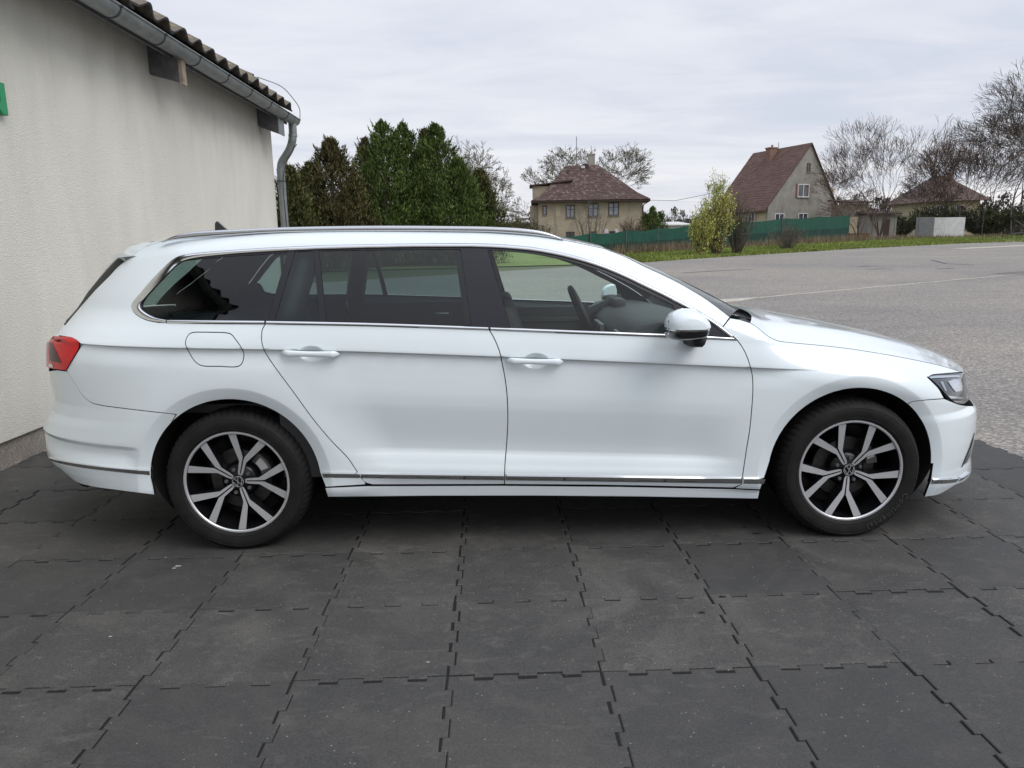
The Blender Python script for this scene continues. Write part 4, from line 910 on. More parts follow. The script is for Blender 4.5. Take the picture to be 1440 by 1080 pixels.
# --- far woods and hills
def ridge(name, D_, pts, mat, dep=60, **kw):
    P = [at_y(x, y, D_) for x, y in pts]; V = []; n_ = len(P)
    for p in P: V += [(p[0], D_, 0.5), (p[0], D_+dep*.25, p[2]), (p[0], D_+dep, p[2]+2), (p[0], D_+dep*1.5, .5)]
    return obj(name, V, [(i*4+k, (i+1)*4+k, (i+1)*4+k+1, i*4+k+1) for i in range(n_-1) for k in range(3)], mat, None, kind='structure', **kw)
ridge('hills', 700, [(x, 303+5*math.sin(x*.021)+3*math.sin(x*.053)+(8 if x < 900 else 0)) for x in range(-600, 2600, 40)], 'hill', 200)
r_ = random.Random(4); pts = []
def wood(name, x0, x1, D_, top, amp, mat, sz, dens_, **kw):
    pts = []
    x = x0
    while x < x1:
        h = top+amp*(r_.random()-.5)*2; P = at_y(x, h, D_); g = tz(P[0], D_); R_ = r_.uniform(1.6, 3.0)*D_/100; H = P[2]-g
        for _ in range(dens_):
            a = r_.random()*6.28; q = r_.random()**.6; zz = r_.random(); rr = R_*q*math.sin(max(.12, min(1, (1-zz)*1.3))*math.pi/2)
            pts.append((Vector((P[0]+rr*math.cos(a), D_+rr*math.sin(a), g+H*zz)), (0, 0, 1)))
        x += r_.uniform(5, 11)
    return leaf_mesh(name, pts, sz, mat, rng=r_, aspect=1.6, kind='stuff', **kw)
wood('distant_or_unseen_trees', 905, 1075, 190, 303, 8, 'bark', .30, 240)
wood('distant_or_unseen_trees', 1180, 1480, 130, 284, 12, 'bark', .26, 300)
wood('distant_or_unseen_trees', 380, 760, 170, 306, 8, 'bark', .30, 200)
wood('distant_or_unseen_trees', -400, 380, 120, 270, 14, 'bark', .3, 120)
def unseen_wood(name, y0, n_, seed):
    r2 = random.Random(seed); pts = []
    for k in range(n_):
        x = -70+150*k/n_+r2.uniform(-1, 1); H = r2.uniform(5, 11); R_ = r2.uniform(1.5, 3.2)
        for _ in range(120): a = r2.random()*6.28; zz = r2.random(); rr = R_*r2.random()**.5*math.sin(max(.15, min(1, (1-zz)*1.4))*math.pi/2); pts.append((Vector((x+rr*math.cos(a), y0+rr*math.sin(a), H*zz)), (0, 0, 1)))
    leaf_mesh(name, pts, .55, 'conifer_mix', rng=r2, aspect=1.5, kind='stuff')
unseen_wood('distant_or_unseen_trees', -52, 60, 77)  # tree line added out of view behind the camera, to reflect in the paint
wood('distant_or_unseen_trees', 1480, 2200, 90, 260, 14, 'bark', .3, 120)
# ================================================================ THE CAR
car = empty('estate_car', label='white estate car seen side-on, parked on the black rubber mats', cat='car')
def X2U(x): return float(np.interp(x, _pc[:, 0], _arc))
def UX(x, z):
    x = np.asarray(x, float); u = np.interp(x, _pc[:, 0], _arc)
    for _ in range(6): u = u+(x-S(u, z)[..., 0])
    return u
def dens(pts, step=3.0, curved=True):
    P = np.array(pts, float)
    if curved and len(P) > 2: P = _cr(P, 8)
    out = [P[0]]
    for a, b in zip(P[:-1], P[1:]):
        k = max(1, int(np.hypot(*(b-a))/step)) if not curved or len(pts) < 3 else 1
        for i in range(1, k+1): out.append(a+(b-a)*i/k)
    q = [out[0]]
    for p in out[1:]:
        if np.hypot(*(p-q[-1])) > 1.2: q.append(p)
    if np.hypot(*(q[-1]-out[-1])) > .3: q[-1] = out[-1]
    return q
def path(*segs):
    """each segment: list of photo pixels (smooth curve), ('L', pixels) straight, ('UZ', points) surface coordinates"""
    out = []
    for s in segs:
        if s[0] == 'UZ':
            pts = [np.array(p, float) for p in s[1]]
            q = [pts[0]]
            for a, b in zip(pts[:-1], pts[1:]):
                k = max(1, int(np.hypot(*(b-a))/.02)); q += [a+(b-a)*i/k for i in range(1, k+1)]
        elif s[0] == 'L': q = [hit(*p) for p in dens(s[1], 5, False)]
        else: q = [hit(*p) for p in dens(s)]
        for p in q:
            if not out or np.hypot(*(p-out[-1])) > .0015: out.append(np.array(p, float))
    if np.hypot(*(out[0]-out[-1])) < .0015: out.pop()
    return np.array(out)
def arcuz(hx, a0, a1, R=.383, n=60):
    A = np.radians(np.linspace(a0, a1, n)); return ('UZ', [(UX(hx+R*math.cos(a), .33+R*math.sin(a)), .33+R*math.sin(a)) for a in A])
def inside(P, q):
    x, y = q[:, 0], q[:, 1]; c = np.zeros(len(q), bool); x1, y1 = P[:, 0], P[:, 1]; x2, y2 = np.roll(x1, -1), np.roll(y1, -1)
    for a, b, c_, d in zip(x1, y1, x2, y2):
        if b == d: continue
        k = ((b > y) != (d > y)) & (x < (c_-a)*(y-b)/(d-b)+a); c ^= k
    return c
def edist(P, q):
    A = P; B = np.roll(P, -1, 0); best = np.full(len(q), 9.)
    for a, b in zip(A, B):
        d = b-a; l2 = max(1e-12, d@d); t = np.clip(((q-a)@d)/l2, 0, 1); r = q-(a+t[:, None]*d); best = np.minimum(best, np.hypot(r[:, 0], r[:, 1]))
    return best
DISH = [(hit(439, 497), .060, .036), (hit(753, 507), .060, .036)]
def dish(u, z):
    d = 0
    for c, a, b in DISH:
        r = ((u-c[0])/a)**2+((z-c[1])/b)**2; d = d-.020*np.clip(1-r, 0, 1)**1.2
    return d
def Sd(u, z, off=0., dsp=None):
    P = S(u, z)
    if dsp is not None: P[..., 1] -= dsp(u, z)
    if off:
        P = P+nrm(u, z)*off
    return P
def nrm(u, z, dsp=None):
    h = 9e-4; ul, uh = np.maximum(u-h, UMIN), np.minimum(u+h, UMAX)
    a = S(uh, z)-S(ul, z); b = S(u, z+h)-S(u, z-h)
    if dsp is not None:
        a[..., 1] -= dsp(uh, z)-dsp(ul, z); b[..., 1] -= dsp(u, z+h)-dsp(u, z-h)
    n = np.cross(a, b); n /= np.maximum(1e-12, np.linalg.norm(n, axis=-1))[..., None]
    return n
def rows(u, mode):
    x = float(S(u, .6)[0])
    zk = [float(interp(x, ZSI)), float(interp(x, ZGA)), float(interp(x, ZST))-.028, float(interp(x, ZST)), float(interp(x, ZLO)), float(tb(ZCH, x)), float(tb(ZBE, x))]
    if mode == 'abs':
        zr = .505-.04*(x+.45)
        return np.concatenate([np.arange(.14, 1.44, .011), zr+np.array([.003, 0, -.003, -.006, -.009, -.012, -.0155, -.019, -.024])]) if x < 0 else np.arange(.14, 1.44, .011)
    c = np.concatenate([np.arange(.15, 1.003, .0165), [.352, .356, .36, .365, .44, .447, .452, .456, .462, .468, .864, .868, .872, .8755, .8785, .8805, .8825, .8835, .885, .889, .894, 1.003]])
    z = np.where(c < _CZ[0], zk[0]+c-_CZ[0], np.interp(c, _CZ, zk))
    zw = float(tb(ZW1, x))
    return np.concatenate([z, np.arange(zk[6]+.017, 1.46, .017), zw+np.array([.0, .004, .009, .015, .022, .03, .04, .05, .06, .07])])
def panel(name, poly, mat, holes=(), off=0., gap=.0021, flange=.018, mode='can', du=.03, dsp=None, parent=car, both='split', label=None, inner_edge='inner_edge', edge=True):
    P = inset(np.array(poly, float), gap)
    H = [inset(np.array(h, float), -gap) for h in holes]
    u0, u1 = P[:, 0].min(), P[:, 0].max(); z0, z1 = P[:, 1].min(), P[:, 1].max()
    us = np.arange(u0+.004, u1, du if mode == 'can' else .016)
    wr = [u for u in us]+[u+du/2 for u in us if (u < -.1 or u > 2.3) and mode == 'can']
    pts = np.array([(u, z) for u in wr for z in rows(u, mode) if z0 < z < z1] or [(P[:, 0].mean(), P[:, 1].mean())])
    for hx in (0., 2.786):
        hu = X2U(hx); xs = S(pts[:, 0], pts[:, 1])[:, 0]; d = np.hypot(xs-hx, pts[:, 1]-.33); pts = pts[(d < .30) | (d > .447)]
        for R in (.3865, .391, .398, .408, .418, .427, .433, .437, .441, .446):
            n = 110; A = np.linspace(-.5, math.pi+.5, n); x = hx+R*np.cos(A); z = .33+R*np.sin(A)
            q = np.stack([UX(x, z), z], 1); pts = np.vstack([pts, q])
    if dsp is dish:
        for c, a, b in DISH:
            r = np.hypot((pts[:, 0]-c[0])/a, (pts[:, 1]-c[1])/b); pts = pts[r > 1.12]
            for R in np.linspace(.06, 1.1, 16):
                A = np.linspace(0, 2*math.pi, max(8, int(60*R)), endpoint=False); pts = np.vstack([pts, np.stack([c[0]+a*R*np.cos(A), c[1]+b*R*np.sin(A)], 1)])
    ok = inside(P, pts) & (edist(P, pts) > .0035)
    for h in H: ok &= ~inside(h, pts) & (edist(h, pts) > .0035)
    pts = pts[ok]
    V = [Vector(p) for p in P]; E = [(i, (i+1) % len(P)) for i in range(len(P))]
    for h in H:
        k = len(V); V += [Vector(p) for p in h]; E += [(k+i, k+(i+1) % len(h)) for i in range(len(h))]
    nb = len(V); V += [Vector(p) for p in pts]
    rv, re_, rf, ov, oe, of = geometry.delaunay_2d_cdt(V, E, [], 0, 1e-6)
    q = np.array([tuple(v) for v in rv]); F = [f for f in rf]
    cen = np.array([q[list(f)].mean(0) for f in F]); keep = inside(P, cen)
    for h in H: keep &= ~inside(h, cen)
    T = [f for f, k in zip(F, keep) if k]
    S3 = Sd(q[:, 0], q[:, 1], off, dsp); NN = nrm(q[:, 0], q[:, 1], dsp)
    n0 = len(q); VV = [S3]; NV = [NN]; FF = []
    for f in T:
        a, b, c = [S3[i] for i in f[:3]]
        FF.append(f if np.cross(b-a, c-a)@NN[f[0]] > 0 else f[::-1])
    mi = [0]*len(FF)
    base = n0
    if flange:
        for loop in [P]+H:
            lp = loop; n = len(lp); a3 = Sd(lp[:, 0], lp[:, 1], off, dsp); nn = nrm(lp[:, 0], lp[:, 1], dsp)
            tg = np.roll(a3, -1, 0)-np.roll(a3, 1, 0); sd = np.cross(tg, nn); sd /= np.maximum(1e-9, np.linalg.norm(sd, axis=1))[:, None]
            if lp is not P: sd = -sd
            dvv = nn*0.35+np.array([0, -1., 0])*.65; dvv /= np.linalg.norm(dvv, axis=1)[:, None]
            r1, r2 = a3-dvv*.0022, a3-dvv*flange
            mixn = nn*.6+sd*.8; mixn /= np.linalg.norm(mixn, axis=1)[:, None]
            VV += [a3, r1, r1, r2]; NV += [mixn, sd, sd, sd]
            for i in range(n):
                j = (i+1) % n
                if all(min(abs(lp[k, 0]-UMAX), abs(lp[k, 0]-UMIN)) < 1e-3 for k in (i, j)): continue
                for o_, mm in ((0, 0), (2*n, 1)):
                    A, B, C, D = base+o_+i, base+o_+j, base+o_+n+j, base+o_+n+i
                    p = np.vstack(VV) if False else None
                    FF.append((A, B, C, D)); mi.append(mm)
            base += 4*n
    VV = np.vstack(VV); NV = np.vstack(NV)
    # orient flange faces along their normals
    for k in range(len(T), len(FF)):
        f = FF[k]; a, b, c = VV[f[0]], VV[f[1]], VV[f[2]]
        if np.cross(b-a, c-a)@NV[f[0]] < 0: FF[k] = f[::-1]
    mv = VV*np.array([1, -1, 1]); mn = NV*np.array([1, -1, 1]); mf = [tuple(f[::-1]) for f in FF]
    mats = [mat, inner_edge]
    if both == 'join':
        k = len(VV); return obj(name, np.vstack([VV, mv]), FF+[tuple(i+k for i in f) for f in mf], mats, parent, idx=mi+mi, normals=np.vstack([NV, mn]), label=label)
    o = obj(name, VV, FF, mats, parent, idx=mi, normals=NV, label=label)
    if both == 'split': return o, obj(name, mv, mf, mats, parent, idx=mi, normals=mn, label=label)
    return o
def resamp(P, n):
    P = np.array(P, float); d = np.concatenate([[0], np.cumsum(np.hypot(*np.diff(P, axis=0).T))]); t = np.linspace(0, d[-1], n)
    return np.stack([np.interp(t, d, P[:, k]) for k in range(P.shape[1])], 1)
def ribbon(name, A, B, mat, n=80, bulge=.004, off=.002, parent=car, skirt=.008, curved=True, label=None, nr=7, facet=False):
    """moulding between two pixel curves laid on the body side"""
    fa = resamp(_cr(np.array(A, float), 8) if curved and len(A) > 2 else A, n); fb = resamp(_cr(np.array(B, float), 8) if curved and len(B) > 2 else B, n)
    ua = np.array([hit(*p) for p in fa]); ub = np.array([hit(*p) for p in fb])
    R = []
    for k in range(nr):
        s_ = k/(nr-1); q = ua*(1-s_)+ub*s_; R.append(Sd(q[:, 0], q[:, 1], off+(bulge*(s_/.1667 if s_ < .17 else (1-s_)/.8333) if facet else bulge*(1-(2*s_-1)**2))))
    R = [Sd(ua[:, 0], ua[:, 1], -skirt)]+R+[Sd(ub[:, 0], ub[:, 1], -skirt)]
    V = np.vstack(R); k = len(R); F = [(i*n+j, i*n+j+1, (i+1)*n+j+1, (i+1)*n+j) for i in range(k-1) for j in range(n-1)]
    F += [tuple(i*n for i in range(k)), tuple(i*n+n-1 for i in range(k))[::-1]]
    for sg in (1, -1):
        o = obj(name, V*np.array([1, sg, 1]), F, mat, parent, smooth=True, label=label)
        bm = bmesh.new(); bm.from_mesh(o.data); bmesh.ops.recalc_face_normals(bm, faces=bm.faces); bm.to_mesh(o.data); bm.free(); auto_smooth(o, 24 if facet else 50)
    return o
# traced lines of the photograph --------------------------------------------------
F1 = [(1037, 478.5), (1043, 487), (1049, 498), (1055, 515), (1058, 529), (1058.8, 547), (1058, 564), (1054.5, 602), (1049, 637), (1044.5, 668), (1043, 681)]
DD = [(688, 464), (694, 474), (701.7, 492), (705.8, 509), (710, 531), (712.8, 553), (714, 577), (714, 598), (712, 630), (710, 655), (709.5, 681)]
RD = [(373.5, 455.5), (369, 463), (367.8, 472), (368.3, 482), (370.6, 490), (377, 502), (387, 516.7), (413, 552), (440, 589), (465, 619), (489, 644), (500, 660), (507, 671), (514, 678.5), (524, 681.5)]
GB = [(524, 681.5), (709.5, 681), (870, 682.5), (1031, 686)]
CBb = [(223, 453.5), (300, 455), (373, 455.5), (515, 458.3), (688, 464), (815, 469.3), (937.8, 473.8), (1000, 476.8), (1037, 478.5)]
UO = [(1037, 478.5), (1030, 472), (1021, 464), (1007, 454), (993, 444.5), (975, 433.5), (954.4, 422.3), (933, 411), (910, 400), (883, 387), (854.4, 375), (828, 366), (799, 357.8), (771, 351.8), (743, 347.5), (704, 344.2), (663.8, 342.8), (590, 343), (515, 344.2), (461, 345.4), (406.7, 347.4), (362, 349.8), (317.8, 352.8), (280, 356), (262, 358.3), (251, 361), (244, 364.5), (238, 369), (225, 381.5), (209.4, 398), (196, 414), (187.5, 424), (185.3, 430), (187, 436.5), (193, 443), (206.7, 450), (223, 453.5)]
RL = [(227.5, 339.3), (245, 337), (274.7, 334), (330, 330.3), (380, 327), (440, 325.3), (555, 324.6), (680, 325.5), (740, 329.5), (790, 337), (850, 349.5)]
WL = [(850, 349.5), (879, 361), (905, 374), (930, 385.5), (955, 398), (975, 409.5), (992, 420), (1010, 433), (1026.7, 446)]
BLADE = [(93, 455.6), (112, 433), (135, 407), (155, 387), (165, 376), (175.5, 367.2)]
LAMPE = [(112.8, 489), (92.8, 521.4)]
REARGAP = [(94, 522), (103, 537), (112, 551), (126, 565), (140, 569.5), (170, 573.8), (205, 578), (248, 582.8)]
HG = [(1055, 454), (1064, 459.5), (1073.6, 467.5), (1083, 474.3), (1094.4, 479), (1115, 481.8), (1143, 484.4), (1180, 488.3), (1212.5, 492.8), (1260, 500.8), (1299, 508.5), (1330, 516), (1352, 522.8)]
BG = [(1283, 564.7), (1305, 562.3), (1327.8, 560.6)]
# rear shut line continues over the shoulder
ufix = lambda px, py: hit(px, py)
FL = [(276, 467), (296, 467.2), (317.8, 468), (325, 470), (331, 477), (338, 487), (342.8, 497), (341.5, 508), (338, 513.5), (331.7, 515.8), (308, 515.2), (284.4, 514.4), (278, 511.5), (273, 507), (266, 495.5), (260.8, 484), (262, 476), (266, 470), (270, 467.8), (276, 467)]
flap = path(FL)
# --- panels
frame_poly = path(('L', [(1026.7, 446), (1016, 460)]), UO[3:], CBb[:3], RD[:-1], ('L', [(514, 681.5), (490, 683), (458, 685)]), arcuz(0, 6, 133), 
                  REARGAP[::-1], ('L', [(94, 522), (92.8, 521.4)]), ('L', LAMPE[::-1]), ('L', [(112.8, 489), (112.8, 483), (101, 475), (82, 472)]), [(82, 471), (86, 463), (93, 455.6)], BLADE, [(175.5, 367.2), (190, 356), (206.7, 346), (227.5, 339.3)], RL, WL)
panel('side_panel', frame_poly, 'paint', holes=[flap])
panel('inner_quarter_trim', frame_poly, 'dash', off=-.012, gap=.004, flange=0, dsp=lambda u, z: -.045)
panel('fuel_flap', flap, 'paint', both='near')
rdoor = path(CBb[2:5], DD, GB[:2][::-1], RD[::-1])
fdoor = path(CBb[4:], F1, ('L', [(1043, 681), (1031, 686)]), GB[1:][::-1], DD[::-1])
panel('rear_door', rdoor, 'paint', dsp=dish)
panel('front_door', fdoor, 'paint', dsp=dish)
fend = path(('L', [(1026.7, 447), (1040, 449.3)]), HG, ('L', [(1352, 523.5), (1314, 526.5), (1304, 530.5)]), [(1304, 530.5), (1311, 537.5), (1319.4, 546), (1327.8, 560.6)], BG[::-1], arcuz(2.786, 52.3, 172),
            ('L', [(1076, 668), (1069, 688.5), (1043, 687.5), (1033, 686.5)]), ('L', [(1033, 686.5), (1043, 681)]), F1[::-1], UO[:4], ('L', [(1016, 460.5), (1026.7, 447)]))
panel('front_wing', fend, 'paint')
sill = path(('L', [(457, 686), (514, 683.5), (709.5, 683), (870, 684.5), (1031, 688), (1068.5, 690), (1066, 701.5), (900, 698.5), (751, 697.3), (600, 697.5), (461, 699)]))
panel('sill_cover', sill, 'paint')
rb = path([(248, 582.8), (205, 578), (170, 573.8), (140, 569.5), (126, 565), (112, 551), (103, 537), (94, 522)], ('L', [(94, 522), (80, 520)]), ('UZ', [(hit(80, 520)[0], .83), (-1.12, .80), (-1.2, .63), (UMIN, .62), (UMIN, .345), (-1.2, .335)]), [(86, 660), (108, 678), (126, 683.5), (170, 690), (217.6, 696)],
          ('L', [(217.6, 696), (212.5, 672), (212.3, 655)]), arcuz(0, 168, 133.2))
panel('rear_bumper', rb, 'paint', mode='abs', both='join')
fb = path(BG, ('L', [(1327.8, 560.6), (1341, 566), (1350, 569)]), ('UZ', [tuple(hit(1352, 569.5)), (3.62, .556), (UMAX, .556), (UMAX, .19), (3.62, .18)]), [(1344, 681.5), (1332, 689), (1318, 696), (1300, 699)], ('L', [(1300, 699), (1309, 675), (1312, 652)]), arcuz(2.786, 2, 52))
panel('front_bumper', fb, 'paint', mode='abs', both='join')
# tailgate: painted lower part, dark rear screen, side blades
sh = [hit(82, 471), hit(101, 475)]
tg = path(('L', [(82, 473), (101, 476), (112, 484)]), ('UZ', [tuple(hit(105, 500)), (-1.10, .80), (-1.16, .635), (UMIN, .63), (UMIN, 1.03), (-1.25, 1.03), tuple(hit(93, 455.6)+np.array([-.02, -.004]))]))
panel('tailgate', tg, 'paint', mode='abs', both='join', off=-.001)
bl = path(BLADE[::-1], ('UZ', [tuple(hit(93, 455.6)), (-1.17, 1.035), (-.91, 1.33), tuple(hit(175.5, 367.2))]))
panel('tailgate_blade', bl, 'black', mode='abs', off=.001)
panel('rear_screen', path(('UZ', [(-1.168, 1.035), (UMIN, 1.035), (UMIN, 1.33), (-.908, 1.33), (-1.168, 1.035)])), 'privacy', mode='abs', both='join', off=0, flange=0, gap=0)
# dark side glazing surround, then the panes
sur = path(UO[:-1], CBb[:-1])
panel('window_surround', sur, 'pillar', off=-.004, gap=.004, flange=.01)
G = {
 'quarter_window': ('privacy', path([(234, 448.6), (218, 445), (206, 439), (200, 433), (198.8, 428.5), (202, 421.5), (210, 410), (219.5, 398.5), (231, 386), (241, 376), (247, 371), (257.5, 367), (285, 363.6), (318, 360.5), (360, 357.8), (403, 355)], ('L', [(403, 355), (375, 450)]), ('L', [(375, 450), (300, 449.6), (234, 448.6)]))),
 'rear_door_fixed_window': ('privacy', path(('L', [(414.5, 354), (440, 352.8), (448, 451.5), (386, 450.3), (414.5, 354)]))),
 'rear_door_window': ('privacy', path(('L', [(448.5, 352.5), (550, 350.8), (647, 350.3), (662.5, 458), (560, 454.8), (459, 452), (448.5, 352.5)]))),
 'front_door_window': ('glass', path([(686, 351.3), (715, 353), (743, 355.6), (771, 360.3), (799, 366.8), (828, 375.3), (854.4, 385), (883, 397.5), (910, 411), (930, 420.5), (946, 429)], ('L', [(946, 429), (951, 440), (956, 470.5), (840, 465.5), (718.8, 461.2), (686, 351.3)]))),
}
# the surround is a frame: cut the panes out of it
surobjs = [o for o in car.children if o.name.startswith('window_surround')]
for o in surobjs: bpy.data.objects.remove(o)
panel('window_surround', sur, 'pillar', holes=[g[1] for g in G.values()], off=-.004, gap=.0015, flange=.012)
for nm, (mt, pl) in G.items(): panel(nm, pl, mt, off=-.006, gap=.0, flange=0)
# chrome: window frame upper, belt moulding, sill strip
UI = [(1029, 474.6), (1019, 467.5), (1005, 457), (991, 448), (973, 437), (952.4, 426), (931, 415), (908, 404), (881, 391), (852.8, 379), (827, 370), (798, 362), (770, 356), (742.5, 351.9), (704, 348.7), (663.8, 347.2), (590, 347.4), (515, 348.6), (461, 350), (406.7, 352), (362, 354.4), (317.8, 357.6), (281, 361.5), (265, 364.5), (257, 367), (251, 370.5), (246, 374.5), (233, 387.5), (218.5, 402.5), (206, 416.5), (198.5, 425), (196.7, 430), (198.5, 434.5), (204, 439.5), (216, 446), (234, 450)]
U1 = UO[1:-1]+[(234, 454.3)]
sp = [0, 16, 20, len(U1)]
def seg(A, i, j): return A[i:j]
ribbon('chrome_window_trim', U1[:16], UI[:16], 'chrome', n=110, bulge=.0035)
ribbon('chrome_window_trim', U1[15:20], UI[15:20], 'chrome', n=60, bulge=.0035)
ribbon('chrome_window_trim', U1[19:], UI[19:], 'chrome', n=120, bulge=.004)
for A, B in (([(235.5, 450.3), (300, 451), (372.3, 451.6)], [(235.5, 454.6), (300, 455.2), (372, 455.7)]), ([(374.8, 451.7), (515, 454.4), (686.4, 460.3)], [(374.6, 455.8), (515, 458.4), (687.3, 464)]), ([(689.5, 460.5), (815, 465.3), (937.8, 470), (1000, 473.2), (1030, 475)], [(690.2, 464.2), (815, 469.2), (937.8, 473.9), (1000, 476.8), (1036, 478.4)])):
    ribbon('chrome_belt_trim', A, B, 'chrome', n=60, bulge=.003, off=.003)
for a, b in ((455, 506), (508, 708.6), (710.8, 1043), (1045.5, 1074)):
    f1 = lambda x: float(np.interp(x, [455, 711, 1080], [663.7, 666.8, 671.3])); f2 = lambda x: float(np.interp(x, [455, 711, 1080], [671.5, 675.2, 680.5]))
    X = np.linspace(a, b, 6); ribbon('chrome_sill_strip', [(x, f1(x)) for x in X], [(x, f2(x)) for x in X], 'chrome', n=max(12, int((b-a)/4)), bulge=.010, off=.001, facet=True)
ribbon('chrome_sill_strip', [(72, 642), (84, 645.5), (108, 649.9), (135, 653.8), (162.5, 657), (188, 659), (211, 660)], [(72, 648), (84, 651.5), (108, 656.4), (135, 660.2), (162.5, 663.3), (188, 666), (211, 668)], 'chrome', n=50, bulge=.010, off=.001, facet=True)
ribbon('chrome_sill_strip', [(1311, 672.3), (1330, 672), (1345.5, 670.8)], [(1308.6, 680.4), (1330, 679.8), (1344, 678.2)], 'chrome', n=24, bulge=.010, off=.001, facet=True)
ribbon('chrome_sill_strip', [(1348, 670.5), (1354, 668), (1360, 663)], [(1347, 677.6), (1353, 675), (1360, 670)], 'chrome', n=24, bulge=.010, off=.001, facet=True)
# lower edge shadow gap line of the rear bumper and black valance
va = path([(76, 652), (88, 667), (100, 677), (112, 680)], ('UZ', [tuple(hit(112, 680)), (-1.0, .22), (UMIN, .22), (UMIN, .37), (-1.1, .36), tuple(hit(78, 652))]))
panel('rear_valance', va, 'black', mode='abs', both='join', off=-.012)
# lamps
tl = path([(71, 482), (73, 476.8), (77.5, 473.2)], ('L', [(77.5, 473.2), (101, 475)]), [(101, 475), (108, 478), (112.2, 482), (112.9, 486), (111, 492)], ('L', [(111, 492), (94, 520.8), (72, 517.8)]), ('UZ', [tuple(hit(72, 517.8)), (-1.2, .825), (-1.2, .93), tuple(hit(71, 482))]))
panel('tail_lamp', tl, 'red', mode='abs', off=.006, flange=.02, inner_edge='black', gap=.001)
t2 = path(('L', [(71, 481.5), (76, 483), (88.5, 510), (75, 508.5), (71.5, 505), (71, 481.5)]))
panel('tail_lamp_inner', t2, 'darkred', mode='abs', off=.0075, flange=.0, gap=0)
t3 = path(('L', [(71, 511), (76, 512), (77, 516.5), (71, 515.8), (71, 511)]))
panel('tail_lamp_reverse_lens', t3, 'lampwhite', mode='abs', off=.0078, flange=.0, gap=0)
hl = path([(1304.5, 530.5), (1308, 527.3), (1314, 526.2), (1335, 525.6), (1352.5, 524.8)], ('UZ', [tuple(hit(1353, 525.2)), (3.66, .705), (3.80, .69), (3.80, .61), (3.66, .585)]), [(1355, 567.5), (1348, 568.3), (1341.7, 565.5), (1332, 557.8), (1319.4, 544), (1304.5, 530.5)])
panel('headlamp_housing', hl, 'black_gloss', mode='abs', off=-.006, flange=.0, gap=.001)
panel('headlamp_lens', hl, 'clear', mode='abs', off=.005, flange=.012, gap=.001, inner_edge='chrome')
for nm, pts, mt, of_ in (('headlamp_light_strip', [(1307, 529.6), (1316, 528), (1349, 527), (1351, 529.6), (1316, 531.3), (1309, 532)], 'lampwhite', -.001), ('headlamp_reflector', [(1334, 536), (1342, 533), (1353, 533), (1354.5, 549), (1345, 551), (1340, 545)], 'lampwhite', -.002), ('headlamp_reflector', [(1323, 536), (1327, 536), (1333, 550), (1330, 549)], 'satin', -.003), ('headlamp_light_strip', [(1334, 556.5), (1355, 558.5), (1355.5, 561), (1338, 560.5)], 'lampwhite', -.002), ('headlamp_light_strip', [(1340, 563.5), (1355, 564), (1355, 566), (1345, 566)], 'lampwhite', -.002)):
    panel(nm, path(('L', pts+[pts[0]])), mt, mode='abs', off=of_, flange=0, gap=0)
# front air-inlet garnish and grille
fg = path(('L', [(1351.6, 656.5), (1364, 628), (1369, 612), (1369, 620), (1364, 640), (1359, 650), (1351.6, 656.5)]))
panel('air_inlet_garnish', fg, 'satin', mode='abs', off=.002, flange=.0, gap=.0)
fgd = path(('L', [(1351, 657.5), (1363.3, 628), (1369.5, 608), (1370, 609.5), (1365, 628), (1352.6, 656.5), (1351, 657.5)]))
panel('air_inlet_edge', fgd, 'black', mode='abs', off=.003, flange=.0, gap=.0)
panel('grille', path(('UZ', [(3.805, .565), (UMAX, .565), (UMAX, .70), (3.805, .70), (3.805, .565)])), 'black_gloss', mode='abs', both='join', off=.003, flange=.01, gap=.001)
for zz in (.59, .63, .67): panel('grille_bar', path(('UZ', [(3.81, zz), (UMAX, zz), (UMAX, zz+.012), (3.81, zz+.012), (3.81, zz)])), 'chrome', mode='abs', both='join', off=.010, flange=.008, gap=0)
panel('lower_grille', path(('UZ', [(3.78, .27), (UMAX, .27), (UMAX, .44), (3.80, .44), (3.78, .27)])), 'black', mode='abs', both='join', off=.003, flange=.004, gap=.001)
# --- lofted skins over the top of the car
def loft(name, near, zcen, mat, bow=lambda t: 0, ns=25, parent=car, tang=(1.0, .62), label=None, rows_extra=None, p=2.0):
    """near: 3-D points along the near edge; spans to the mirrored far edge with a crown reaching zcen(x)"""
    near = np.array(near); n = len(near); V = []
    for k in range(ns):
        s_ = -1+2*k/(ns-1); s_ = math.copysign(abs(s_)**.8, s_)
        for i, P in enumerate(near):
            t_ = i/(n-1); b = 1-abs(s_)**p
            x = P[0]+bow(t_)*(1-s_*s_); zc_ = zcen(x, t_)
            V.append((x, P[1]*-s_*-1 if False else P[1]*(-s_), P[2]+(zc_-P[2])*(1-abs(s_)**p)))
    F = [(k*n+i, (k+1)*n+i, (k+1)*n+i+1, k*n+i+1) for k in range(ns-1) for i in range(n-1)]
    o = obj(name, V, F, mat, parent, smooth=True, label=label)
    if sum(f.normal.z*f.area for f in o.data.polygons) < 0: o.data.flip_normals()
    return o
def edge3(px, n=60, off=0., curved=True):
    q = resamp(_cr(np.array(px, float), 8) if curved and len(px) > 2 else px, n); return np.array([Sd(*hit(*p), off) for p in q])
ZR = [(-.75, 1.405), (-.45, 1.428), (-.2, 1.443), (.2, 1.458), (.6, 1.463), (1.1, 1.452), (1.4, 1.425), (1.6, 1.385), (1.75, 1.345), (2.0, 1.28)]
roof_edge = edge3([(206.7, 344.2)]+RL, 90)
loft('roof', roof_edge, lambda x, t: float(interp(x, ZR)), 'paint', bow=lambda t: (.02 if t > .97 else 0)+(-.05 if t < .03 else 0), ns=31, p=2.3)
sp_edge = edge3([(171, 352), (175, 348), (195, 342.6), (206, 342.2)], 14)
